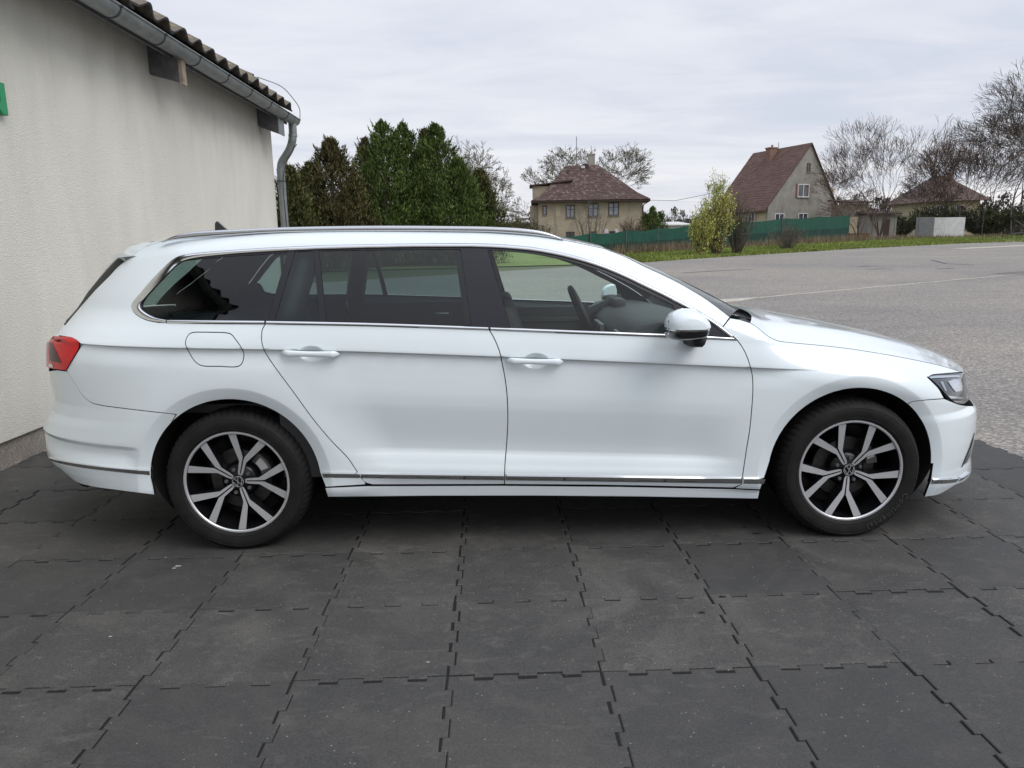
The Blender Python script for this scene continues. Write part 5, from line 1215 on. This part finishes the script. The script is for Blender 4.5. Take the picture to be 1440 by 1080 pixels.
loft('spoiler', sp_edge, lambda x, t: 1.412+(x+.5)*.07 - (.03 if t < .1 else 0), 'paint', bow=lambda t: -.07, ns=25, p=2.6)
panel('spoiler_end', path([(206.7, 346), (190, 356), (176.5, 366)], ('L', [(176.5, 366), (171, 359), (171, 352)]), [(171, 352), (176, 347.3), (195, 342.4), (206.7, 340.7), (227, 339.4), (206.7, 346)]), 'paint', off=.0)
hd = edge3(HG+[(1353.5, 523.3)], 50)
wrap = [S(u, z) for u, z in zip(np.linspace(hit(1353.5, 523.3)[0]+.02, UMAX-.02, 16), np.linspace(.714, .70, 16))]
hood_edge = np.vstack([hd, wrap])
ZH = [(2.3, 1.02), (2.45, 1.012), (2.6, .995), (2.75, .966), (2.95, .926), (3.23, .864), (3.46, .798), (3.58, .752), (3.64, .722), (3.69, .70)]
hood = loft('bonnet', hood_edge, lambda x, t: float(interp(x, ZH)), 'paint', bow=lambda t: .17*max(0, 1-t*1.6)**1.5, ns=41, p=2.4)
for v in hood.data.vertices:   # raised crease running back from the badge
    a = abs(v.co.y); w0 = float(np.interp(v.co.x, [2.35, 3.6], [.66, .36])); d = a-w0
    v.co.z += .010*math.exp(-(d/.10)**2)*(1 if d > 0 else 1)*float(np.interp(v.co.x, [2.4, 2.6, 3.4, 3.65], [.6, 1, .8, 0]))
ws_edge = edge3(WL, 40)
ZWc = [(1.6, 1.375), (1.70, 1.352), (1.955, 1.240), (2.235, 1.100), (2.40, 1.020), (2.55, .955)]
ws = loft('windscreen', ws_edge+np.array([0, .004, .001]), lambda x, t: float(interp(x, ZWc)), 'wsglass', bow=lambda t: .03+.20*t, ns=31, p=2.4)
cowl_near = np.array([ws_edge[-1]+np.array([-.01, .0, -.012])]+[Sd(*hit(*p), -.012) for p in [(1034, 449), (1044, 452), (1056, 455.5)]])
loft('windscreen_cowl', cowl_near, lambda x, t: float(np.interp(t, [0, 1], [.975, .985])), 'black', bow=lambda t: .26-.06*t, ns=21)
# wipers
for (x0, y0, x1, y1) in ((2.41, -.60, 2.40, .05), (2.46, -.02, 2.44, .56)):
    b = MB(); b.tube([(x0, y0, 0.985), (x0-.06, y0+.2, .998), (x1-.05, y1, .992)], .008, 6); b.box(x0-.03, x0+.02, y0-.02, y0+.02, .96, 1.0); b.build('wiper', 'black', car)
# --- roof rails, antenna, mirrors, handles
rt_ = [(229, 339.6), (236, 336), (245.6, 331.3), (260, 328), (276, 325.6), (330, 322.6), (380, 320.3), (480, 318), (555, 317.5), (630, 318), (690, 319), (740, 321.8), (765, 325.6), (780, 330.6), (792, 336.5)]
rb_ = [(229, 340.6), (236, 339.2), (245.6, 337.6), (260, 336.2), (276, 335), (330, 331), (380, 327.8), (480, 326), (555, 325.6), (630, 326), (690, 327), (740, 330.4), (765, 333.4), (780, 335.6), (792, 337.5)]
A = resamp(_cr(np.array(rt_, float), 6), 80); B = resamp(_cr(np.array(rb_, float), 6), 80)
for sg in (1, -1):
    V = []; F = []
    for i, (a, b) in enumerate(zip(A, B)):
        P, Q = at_y(*a, -.640), at_y(*b, -.655); c_ = (P+Q)/2; h = max(.0035, (P[2]-Q[2])/2)
        for k in range(12):
            an = 2*math.pi*k/12; V.append((c_[0], (c_[1]+.012*math.cos(an)+.004*math.sin(an)*0)*sg, c_[2]+h*math.copysign(abs(math.sin(an))**.8, math.sin(an))))
    F = [(i*12+k, i*12+(k+1) % 12, (i+1)*12+(k+1) % 12, (i+1)*12+k) for i in range(79) for k in range(12)]+[tuple(range(12)), tuple(79*12+k for k in range(12))]
    o = obj('roof_rail', V, F, 'satin', car, smooth=True)
    bm = bmesh.new(); bm.from_mesh(o.data); bmesh.ops.recalc_face_normals(bm, faces=bm.faces); bm.to_mesh(o.data); bm.free()
    b = MB(); b.box(-.1, 1.3, -.655*sg-.008, -.655*sg+.008, 1.405, 1.425)
P = at_y(312, 322, 0); b = MB(); x0, z0 = P[0], P[2]-.03
pr = [(x0-.035, z0), (x0-.03, z0+.06), (x0-.018, z0+.072), (x0+.01, z0+.045), (x0+.06, z0)]
b.prism(pr, -.013, .013); b.build('antenna_fin', 'black_gloss', car)
def dome(outline, y_in, y_out, cen, mat, name, k=9, flat=.35):
    O = np.array([at_y(*p, y_out+.02)[[0, 2]] for p in outline]); c = np.array(cen); n = len(O); V = []
    for i in range(k+1):
        t_ = i/k; y = y_in+(y_out-y_in)*math.sin(t_*math.pi/2); s_ = max(.02, math.cos(t_*math.pi/2)**flat)*(1.0)
        s_ = s_ if i else .86
        for q in O: p = c+(q-c)*s_; V.append((p[0], y, p[1]))
    F = [(i*n+j, i*n+(j+1) % n, (i+1)*n+(j+1) % n, (i+1)*n+j) for i in range(k) for j in range(n)]+[tuple(range(n)), tuple(k*n+j for j in range(n))]
    for sg in (1, -1):
        o = obj(name, np.array(V)*np.array([1, sg, 1]), F, mat, car, smooth=True)
        bm = bmesh.new(); bm.from_mesh(o.data); bmesh.ops.recalc_face_normals(bm, faces=bm.faces); bm.to_mesh(o.data); bm.free(); auto_smooth(o, 60)
mc = at_y(974, 463, -1.09)[[0, 2]]
cap = [(942.5, 463.5), (943, 455), (946.5, 448), (952, 442.5), (959, 439), (967, 437.2), (977, 437), (987, 439), (995, 443.5), (1001, 449.5), (1005, 456), (1006, 461), (1003, 463), (975, 466)]
low = [(942.8, 466.5), (975, 469), (1004, 465), (1003, 471), (999.5, 476.5), (990, 479.8), (975, 481.5), (958, 482), (949, 481), (943.5, 477), (942.3, 471)]
ind = [(942.6, 464), (975, 466.2), (1005, 462.5), (1004.3, 465.5), (975, 469.3), (943, 467)]
dome(_cr(np.array(cap, float), 3)[:-3], -.955, -1.115, mc, 'paint', 'mirror_cap')
dome(low, -.955, -1.11, mc, 'black_gloss', 'mirror_housing'); dome(ind, -.95, -1.118, mc, 'satin', 'mirror_indicator')
ft = [(969, 478), (971, 488), (976, 491), (989, 491), (994, 486), (998, 474), (985, 470)]
dome(ft, -.86, -1.03, at_y(985, 480, -1.03)[[0, 2]], 'black', 'mirror_foot')
for sg in (1, -1):
    mg = MB(); a, b_ = at_y(942.5, 446, -1.09), at_y(942.5, 479, -1.09)
    mg.box(a[0]+.006, a[0]+.014, min(-1.045*sg, -.965*sg), max(-1.045*sg, -.965*sg), b_[2]+.02, a[2]-.02); mg.build('mirror_glass', 'mirror', car)
def handle(cx0, cy0, w, name='door_handle'):
    """pull bar standing off the skin"""
    n = 22; ns = 12
    for sg in (1, -1):
        V = []
        for i in range(n+1):
            t_ = i/n; px_ = cx0-w/2+w*t_; py_ = cy0+(t_-.5)*1.8
            e_ = min(t_, 1-t_)*2; tap = min(1, (e_/.16)**.5) if e_ < .16 else 1
            P = Sd(*hit(px_, py_)); off = .006+.024*float(sstep(0, .22, e_))
            hh = .0135*max(.25, tap)*(1+.12*math.cos(2*math.pi*t_)); th = .009
            for k in range(ns):
                a = 2*math.pi*k/ns; V.append((P[0], (P[1]-off+th*math.cos(a))*sg, P[2]-.002+hh*math.copysign(abs(math.sin(a))**.75, math.sin(a))))
        F = [(i*ns+k, i*ns+(k+1) % ns, (i+1)*ns+(k+1) % ns, (i+1)*ns+k) for i in range(n) for k in range(ns)]+[tuple(range(ns)), tuple(n*ns+k for k in range(ns))]
        o = obj(name, V, F, 'paint', car, smooth=True)
        bm = bmesh.new(); bm.from_mesh(o.data); bmesh.ops.recalc_face_normals(bm, faces=bm.faces); bm.to_mesh(o.data); bm.free()
handle(437.5, 495.8, 82); handle(752, 506.5, 80)
# --- wheels
def wheel_parts():
    w = empty('wheel')
    # tyre: lathe with grooved tread and shoulder blocks, resting flat on the ground
    R = .3300; prof = [(.226, .012), (.233, .003), (.2385, -.001), (.243, -.008), (.249, -.0125), (.2505, -.0135), (.252, -.0125), (.262, -.0155), (.280, -.0175), (.290, -.0165), (.2955, -.0145), (.297, -.0155), (.2985, -.0135), (.306, -.006), (.314, .003), (.320, .012), (.3255, .024), (.329, .040), (.330, .060), (.330, .064), (.323, .066), (.323, .073), (.330, .075), (.3303, .098), (.323, .100), (.323, .108), (.3303, .110), (.330, .133), (.323, .135), (.323, .142), (.330, .144), (.329, .165), (.3255, .182), (.320, .194), (.306, .21), (.28, .222), (.25, .214), (.226, .19)]
    n = 264; V = []; F = []
    for (r, y) in prof:
        for k in range(n):
            rr = r
            if r > .311 and (y < .058 or y > .150) and (k % 4 == 0): rr = r-(.0045 if r > .3195 else .0025)
            if r > .318 and .06 < y < .15 and ((k+int(y*300)) % 5 == 0): rr = r-.004
            a = 2*math.pi*(k+y*30*(1 if r > .3 else 0))/n; z = rr*math.sin(a); x = rr*math.cos(a)
            yy = y
            if z < -.3255:
                z = -.3255
            if z < -.27: yy = y+(-.006 if y < .1 else .006)*min(1, (-.27-z)/.05)*(1 if r > .26 else .3)
            V.append((x, yy, z))
    F = [(i*n+k, i*n+(k+1) % n, (i+1)*n+(k+1) % n, (i+1)*n+k) for i in range(len(prof)-1) for k in range(n)]
    o = obj('tyre', V, F, 'tyre', w); o.data.flip_normals() if o.data.polygons[n*10].normal.y > 0 else None; auto_smooth(o, 28)
    b = MB(); b.lathe([(.2250, .004), (.2262, -.001), (.2300, -.0045), (.2368, -.0045), (.2385, -.0025), (.2385, .004)], 120); auto_smooth(b.build('rim_lip', 'machined', w), 30)
    b = MB(); b.lathe([(.2250, .001), (.2235, .012), (.216, .03), (.205, .055), (.198, .11), (.196, .17)], 96); b.lathe([(.198, .14), (.03, .15)], 64); auto_smooth(b.build('rim_barrel', 'rimblack', w), 40)
    def fy(r): return .022-.019*min(1, max(0, (r-.03)/.195))
    half = [[(.036, .0035), (.036, .0125), (.103, .0158), (.226, .0865), (.2285, .0600), (.110, .0028), (.100, .0030)]]
    spoke_f = []
    for sgn in (1, -1):
        poly = [(.0345, .0026), (.0360, .0105), (.050, .0128), (.096, .0158), (.108, .0232), (.2095, .0865), (.2215, .0540), (.121, .0042), (.103, .0030), (.060, .0028)]
        spoke_f.append([(r, t_*sgn) for r, t_ in poly])
    def spoke():
        bf = MB()
        for pl in spoke_f:
            ctr = np.mean(pl, 0); n_ = len(pl)
            V = [(r, fy(r), t_) for r, t_ in pl]+[(r, fy(r)+.030+.012*(r > .1), t_+(.004 if t_ > 0 else -.004)*(r > .1)) for r, t_ in pl]
            bf.add(V, [tuple(range(n_))], 0); bf.add(V, [(k, n_+k, n_+(k+1) % n_, (k+1) % n_) for k in range(n_)], 1)
        # the bridge that closes the U at the hub
        pl = [(.0300, -.0085), (.0300, .0085), (.0370, .0100), (.0370, -.0100)]
        V = [(r, fy(r)-.0004, t_) for r, t_ in pl]+[(r, fy(r)+.03, t_) for r, t_ in pl]; bf.add(V, [(0, 1, 2, 3)], 0); bf.add(V, [(k, 4+k, 4+(k+1) % 4, (k+1) % 4) for k in range(4)], 1)
        # black web between the arms, deeper
        pl = [(.03, -.013), (.03, .013), (.10, .019), (.145, .040), (.145, -.040), (.10, -.019)]
        V = [(r, fy(r)+.010+.02*(r > .12), t_) for r, t_ in pl]+[(r, fy(r)+.05, t_) for r, t_ in pl]; n_ = 6; bf.add(V, [tuple(range(n_))]+[(k, n_+k, n_+(k+1) % n_, (k+1) % n_) for k in range(n_)], 1)
        return bf
    sb = spoke(); me = None
    for k in range(5):
        if me is None: o = sb.build('spoke', ['machined', 'rimblack'], w); me = o.data
        else: o = link('spoke', me, w)
        o.rotation_euler = (0, -math.radians(72*k), 0)
    b = MB(); b.lathe([(.0, .0145), (.026, .0145), (.0300, .017), (.0305, .022), (.068, .030), (.082, .045), (.085, .07)], 48); auto_smooth(b.build('hub', 'rimblack', w), 40)
    b = MB()
    for k in range(5):
        a = math.radians(36+72*k); cx_, cz_ = .056*math.cos(a), .056*math.sin(a)
        b = MB(); b.lathe([(.0, .019), (.0075, .019), (.0085, .022), (.0085, .04)], 12, c=(cx_, 0, cz_)); b.build('wheel_bolt', 'caliper', w)
    # emblem: ring with V over W
    b = MB(); b.lathe([(.0225, .0145), (.0230, .0125), (.0255, .0125), (.0260, .0145)], 48)
    def bar(p, q, h=.0016):
        p, q = np.array(p)*.0222, np.array(q)*.0222; d = q-p; l = np.hypot(*d); nn_ = np.array([-d[1], d[0]])/l*h
        pl = [tuple(p+nn_), tuple(q+nn_), tuple(q-nn_), tuple(p-nn_)]; b.prism(pl, .0122, .0147)
    for p, q in (((-.44, .92), (-.04, .10)), ((.44, .92), (.04, .10)), ((-.98, .30), (-.44, -.86)), ((-.44, -.86), (-.05, -.08)), ((.05, -.08), (.44, -.86)), ((.44, -.86), (.98, .30)), ((-.10, .06), (.10, .06))): bar(p, q)
    b.build('emblem', 'lampwhite', w)
    b = MB(); b.lathe([(.07, .078), (.143, .078), (.143, .100), (.07, .1)], 64); auto_smooth(b.build('brake_disc', 'disc', w), 30)
    b = MB(); A_ = [math.radians(x) for x in range(8, 62, 6)]
    b.prism([(.150*math.cos(a), .150*math.sin(a)) for a in A_]+[(.098*math.cos(a), .098*math.sin(a)) for a in A_[::-1]], .052, .12); bevel(b.build('brake_caliper', 'caliper', w), .006)
    b = MB(); A_ = [math.radians(x) for x in range(22, 48, 6)]
    b.prism([(.140*math.cos(a), .140*math.sin(a)) for a in A_]+[(.106*math.cos(a), .106*math.sin(a)) for a in A_[::-1]], .046, .053); b.build('brake_caliper', 'machined', w)
    return w
def arc_text(txt, r, a_mid, size, parent, y=-.0192, inner=False):
    cu = bpy.data.curves.new('tmp', 'FONT'); cu.body = txt; cu.size = size; cu.extrude = .0009; cu.align_x = 'CENTER'; cu.space_character = 1.28; cu.resolution_u = 2
    o = bpy.data.objects.new('tmp', cu); COL.objects.link(o); bpy.context.view_layer.update()
    me = bpy.data.meshes.new_from_object(o.evaluated_get(bpy.context.evaluated_depsgraph_get())); bpy.data.objects.remove(o)
    for v in me.vertices:   # letter tops towards the hub when read along the bottom of the wheel
        a = a_mid+v.co.x/r*(1 if inner else -1); rr = r+(-v.co.y if inner else v.co.y)
        v.co = Vector((rr*math.cos(a), y-v.co.z+.002*((rr-.28)/.03)**2, rr*math.sin(a)))
    me.materials.clear(); me.materials.append(m['lettering'])
    return link('sidewall_lettering', me, parent)
proto = wheel_parts(); proto.parent = car
YW = -.882
def place(o, x, side, ang, txt=()):
    o.location = (x, YW*side, .3255)
    if side < 0: o.scale = (1, -1, 1)
    for ch in o.children:
        n_ = ch.name.split('.')[0]
        if n_ in ('spoke',):
            base = ch.rotation_euler[1]; ch.rotation_euler = (0, base-math.radians(ang), 0)
        elif n_ in ('wheel_bolt', 'emblem'): ch.rotation_euler = (0, -math.radians(ang), 0)
wf = copy_tree(proto, car); wr2 = copy_tree(proto, car); wf2 = copy_tree(proto, car)
place(proto, 0, 1, 1.0); place(wf, 2.786, 1, -23.2); place(wr2, 0, -1, 30); place(wf2, 2.786, -1, 50)
for w_, em, cal in ((proto, 22, 0), (wf, 8, 120)):
    for ch in w_.children:
        if ch.name.startswith('emblem'): ch.rotation_euler = (0, -math.radians(em), 0)
arc_text('Continental', .2650, math.radians(-47), .037, wf)
# --- inner structure: dark lining, wheel housings, floor
lin = path(('UZ', [(-.80, .30), (-.80, .82)]+[(X2U(x), min(float(tb(ZBE, x))-.03, float(tb(ZCH, x))-.05+max(0, x)*.3)) for x in np.arange(-.6, 2.2, .2)]+[(2.3, .88), (2.9, .80), (3.25, .70), (3.4, .55), (3.3, .24)]), ('UZ', [(3.3, .24), (UX(2.786+.40, .24), .24)]), arcuz(2.786, -12, 192, R=.40), ('UZ', [(2.39, .24), (.40, .27)]), arcuz(0, -10, 190, R=.40), ('UZ', [(-.40, .28), (-.80, .30)]))
panel('inner_body_lining', lin, 'void', off=-.030, gap=0, flange=0, inner_edge='void')
for hx in (0., 2.786):
    for sg in (1, -1):
        b = MB(); A_ = np.radians(np.linspace(-24, 204, 40)); V = []; RA = [.396-.13*max(0, -math.sin(a)) for a in A_]
        for y in (-.84, -.60): V += [(hx+r_*math.cos(a), y*sg, .33+r_*math.sin(a)) for a, r_ in zip(A_, RA)]
        b.add(V, [(k, k+1, 41+k, 40+k) for k in range(39)]); b.add([(hx+.398*math.cos(a), -.60*sg, .33+.398*math.sin(a)) for a in A_], [tuple(range(40))]); b.build('wheel_arch_liner', 'void', car)
b = MB(); b.box(.42, 2.36, -.76, .76, .20, .245); b.box(-.35, .42, -.58, .58, .22, .245); b.box(2.36, 3.05, -.58, .58, .20, .245); b.box(-.80, -.35, -.62, .62, .33, .9); b.box(-.15, 2.3, -.55, .55, .19, .26); b.build('floor_pan', 'void', car)
b = MB(); b.box(.5, 2.25, -.82, .82, .25, .29); b.box(2.28, 2.34, -.80, .80, .25, .88); b.box(-.80, .15, -.74, .74, .62, .66); b.build('cabin_floor', 'dash', car)
# cabin: seats, dashboard, steering wheel, far trims, headliner
def cushion(bm_, x0, x1, y0, y1, z0, z1, M=None): bm_.box(x0, x1, y0, y1, z0, z1, 0, M)
def seat(x, y, w=.50, rec=22, sp=True, mat_='fabric', bw=None):
    b = MB(); b.box(x-.05, x+.50, y-w/2, y+w/2, .40, .56); o = b.build('seat_cushion', mat_, car); bevel(o, .05, 4)
    Mx = Matrix.Translation((x, y, .52)) @ Matrix.Rotation(math.radians(-rec), 4, 'Y')
    b = MB(); b.box(-.14, .0, -w/2, w/2, -.02, .60, 0, Mx); o = b.build('seat_backrest', mat_, car); bevel(o, .05, 4)
    return Mx
for y in (-.37, .37):
    Mx = seat(1.46, y, .50, 20); b = MB(); b.box(-.125, -.02, -.14, .14, .64, .83, 0, Mx); bevel(b.build('headrest', 'fabric', car), .045, 4)
    b = MB()
    for dy in (-.06, .06): b.tube([Mx @ Vector((-.07, dy, .58)), Mx @ Vector((-.07, dy, .68))], .007, 8)
    b.build('headrest_stalk', 'satin', car)
Mx = seat(.18, 0, 1.30, 24)
for y in (-.42, 0, .42):
    b = MB(); b.box(-.12, -.03, -.12, .12, .60, .74, 0, Mx); bevel(b.build('headrest', 'fabric', car), .035, 4)
dp = [(2.32, .90), (2.26, .955), (2.10, .99), (1.93, 1.005), (1.82, .985), (1.76, .93), (1.76, .84), (1.82, .76), (1.80, .60), (2.30, .55)]
b = MB(); b.prism(dp, -.76, .76); bevel(b.build('dashboard', 'dash', car), .02, 3)
b = MB(); b.box(1.745, 1.762, -.72, .10, .875, .90); b.box(1.735, 1.758, -.16, .12, .80, .935); b.box(1.75, 1.763, -.68, -.52, .905, .95); b.build('dashboard_trim', 'dash_trim', car)
b = MB(); b.box(1.731, 1.736, -.14, .10, .81, .925); b.build('infotainment_screen', 'black_gloss', car)
b = MB(); b.box(1.86, 1.93, .18, .56, .985, 1.045); bevel(b.build('instrument_hood', 'dash', car), .02, 2)
b = MB(); cpt = Vector((1.70, .37, .93)); ax = Matrix.Rotation(math.radians(-24), 4, 'Y')
ring = [cpt+(ax @ Vector((0, .185*math.cos(a), .185*math.sin(a)))) for a in np.linspace(0, 2*math.pi, 37)]
b.tube(ring, .017, 10, cap=False)
for a in (0, math.pi, -math.pi/2): b.tube([cpt+(ax @ Vector((.02, .04*math.cos(a), .04*math.sin(a)))), cpt+(ax @ Vector((0, .18*math.cos(a), .18*math.sin(a))))], .016, 8)
b.tube([cpt+(ax @ Vector((-.012, 0, 0))), cpt+(ax @ Vector((.05, 0, 0)))], .062, 20); b.tube([cpt, cpt+(ax @ Vector((.26, 0, 0)))], .03, 12); auto_smooth(b.build('steering_wheel', 'black', car), 50)
b = MB(); b.box(1.2, 1.75, -.14, .14, .29, .70); bevel(b.build('centre_console', 'dash', car), .03, 2)
b = MB(); b.tube([(1.62, 0, .70), (1.61, 0, .80)], [.016, .022], 10); b.build('gear_lever', 'dash', car)
for sg in (1, -1):
    for x0, x1 in ((1.18, 2.22), (.20, 1.14)):
        b = MB(); b.box(x0, x1, min(.80*sg, .845*sg), max(.80*sg, .845*sg), .33, 1.0 if x0 < 1 else .955); bevel(b.build('door_trim', 'dash', car), .012, 2)
        b = MB(); b.box(x0+.12, x1-.2, min(.74*sg, .80*sg), max(.74*sg, .80*sg), .70, .76); b.box(x0+.1, x1-.1, min(.792*sg, .80*sg), max(.792*sg, .80*sg), .86, .895); bevel(b.build('armrest', 'fabric_light', car), .012, 2)
        b = MB(); b.box(x1-.38, x1-.26, min(.775*sg, .80*sg), max(.775*sg, .80*sg), .90, .93); bevel(b.build('inner_door_handle', 'chrome', car), .006, 2)
V = []; ns = 13; stn = [x for x in np.linspace(-.60, 1.52, 20)]
for x in stn:
    zc_ = float(interp(x, ZR))-.045
    for k in range(ns):
        s_ = -1+2*k/(ns-1); V.append((x, .63*s_, zc_-.045*abs(s_)**3))
b = MB(); b.add(V, [(i*ns+k, (i+1)*ns+k, (i+1)*ns+k+1, i*ns+k+1) for i in range(len(stn)-1) for k in range(ns-1)]); b.build('headliner', 'headliner', car, smooth=True)
for sg in (1, -1):   # inner pillar trims B and C
    for (xa, za, xb, zb, w_) in ((1.10, .98, 1.045, 1.38, .05), (.24, 1.02, .33, 1.37, .06)):
        b = MB(); n_ = 6
        for i in range(n_):
            pass
        pts = [(xa+(xb-xa)*i/5, (-(.884-.49*((za+(zb-za)*i/5)-1.0))+.075)*sg, za+(zb-.02-za)*i/5) for i in range(6)]
        b.tube(pts, w_, 8); b.build('pillar_trim', 'dash', car, smooth=True)
b = MB(); Mm = Matrix.Translation((1.74, 0, 1.25)); b.box(-.012, .012, -.13, .13, -.035, .035, 0, Mm); b.tube([(1.74, 0, 1.27), (1.78, 0, 1.30)], .012, 8); bevel(b.build('rear_view_mirror', 'black', car), .008, 2)
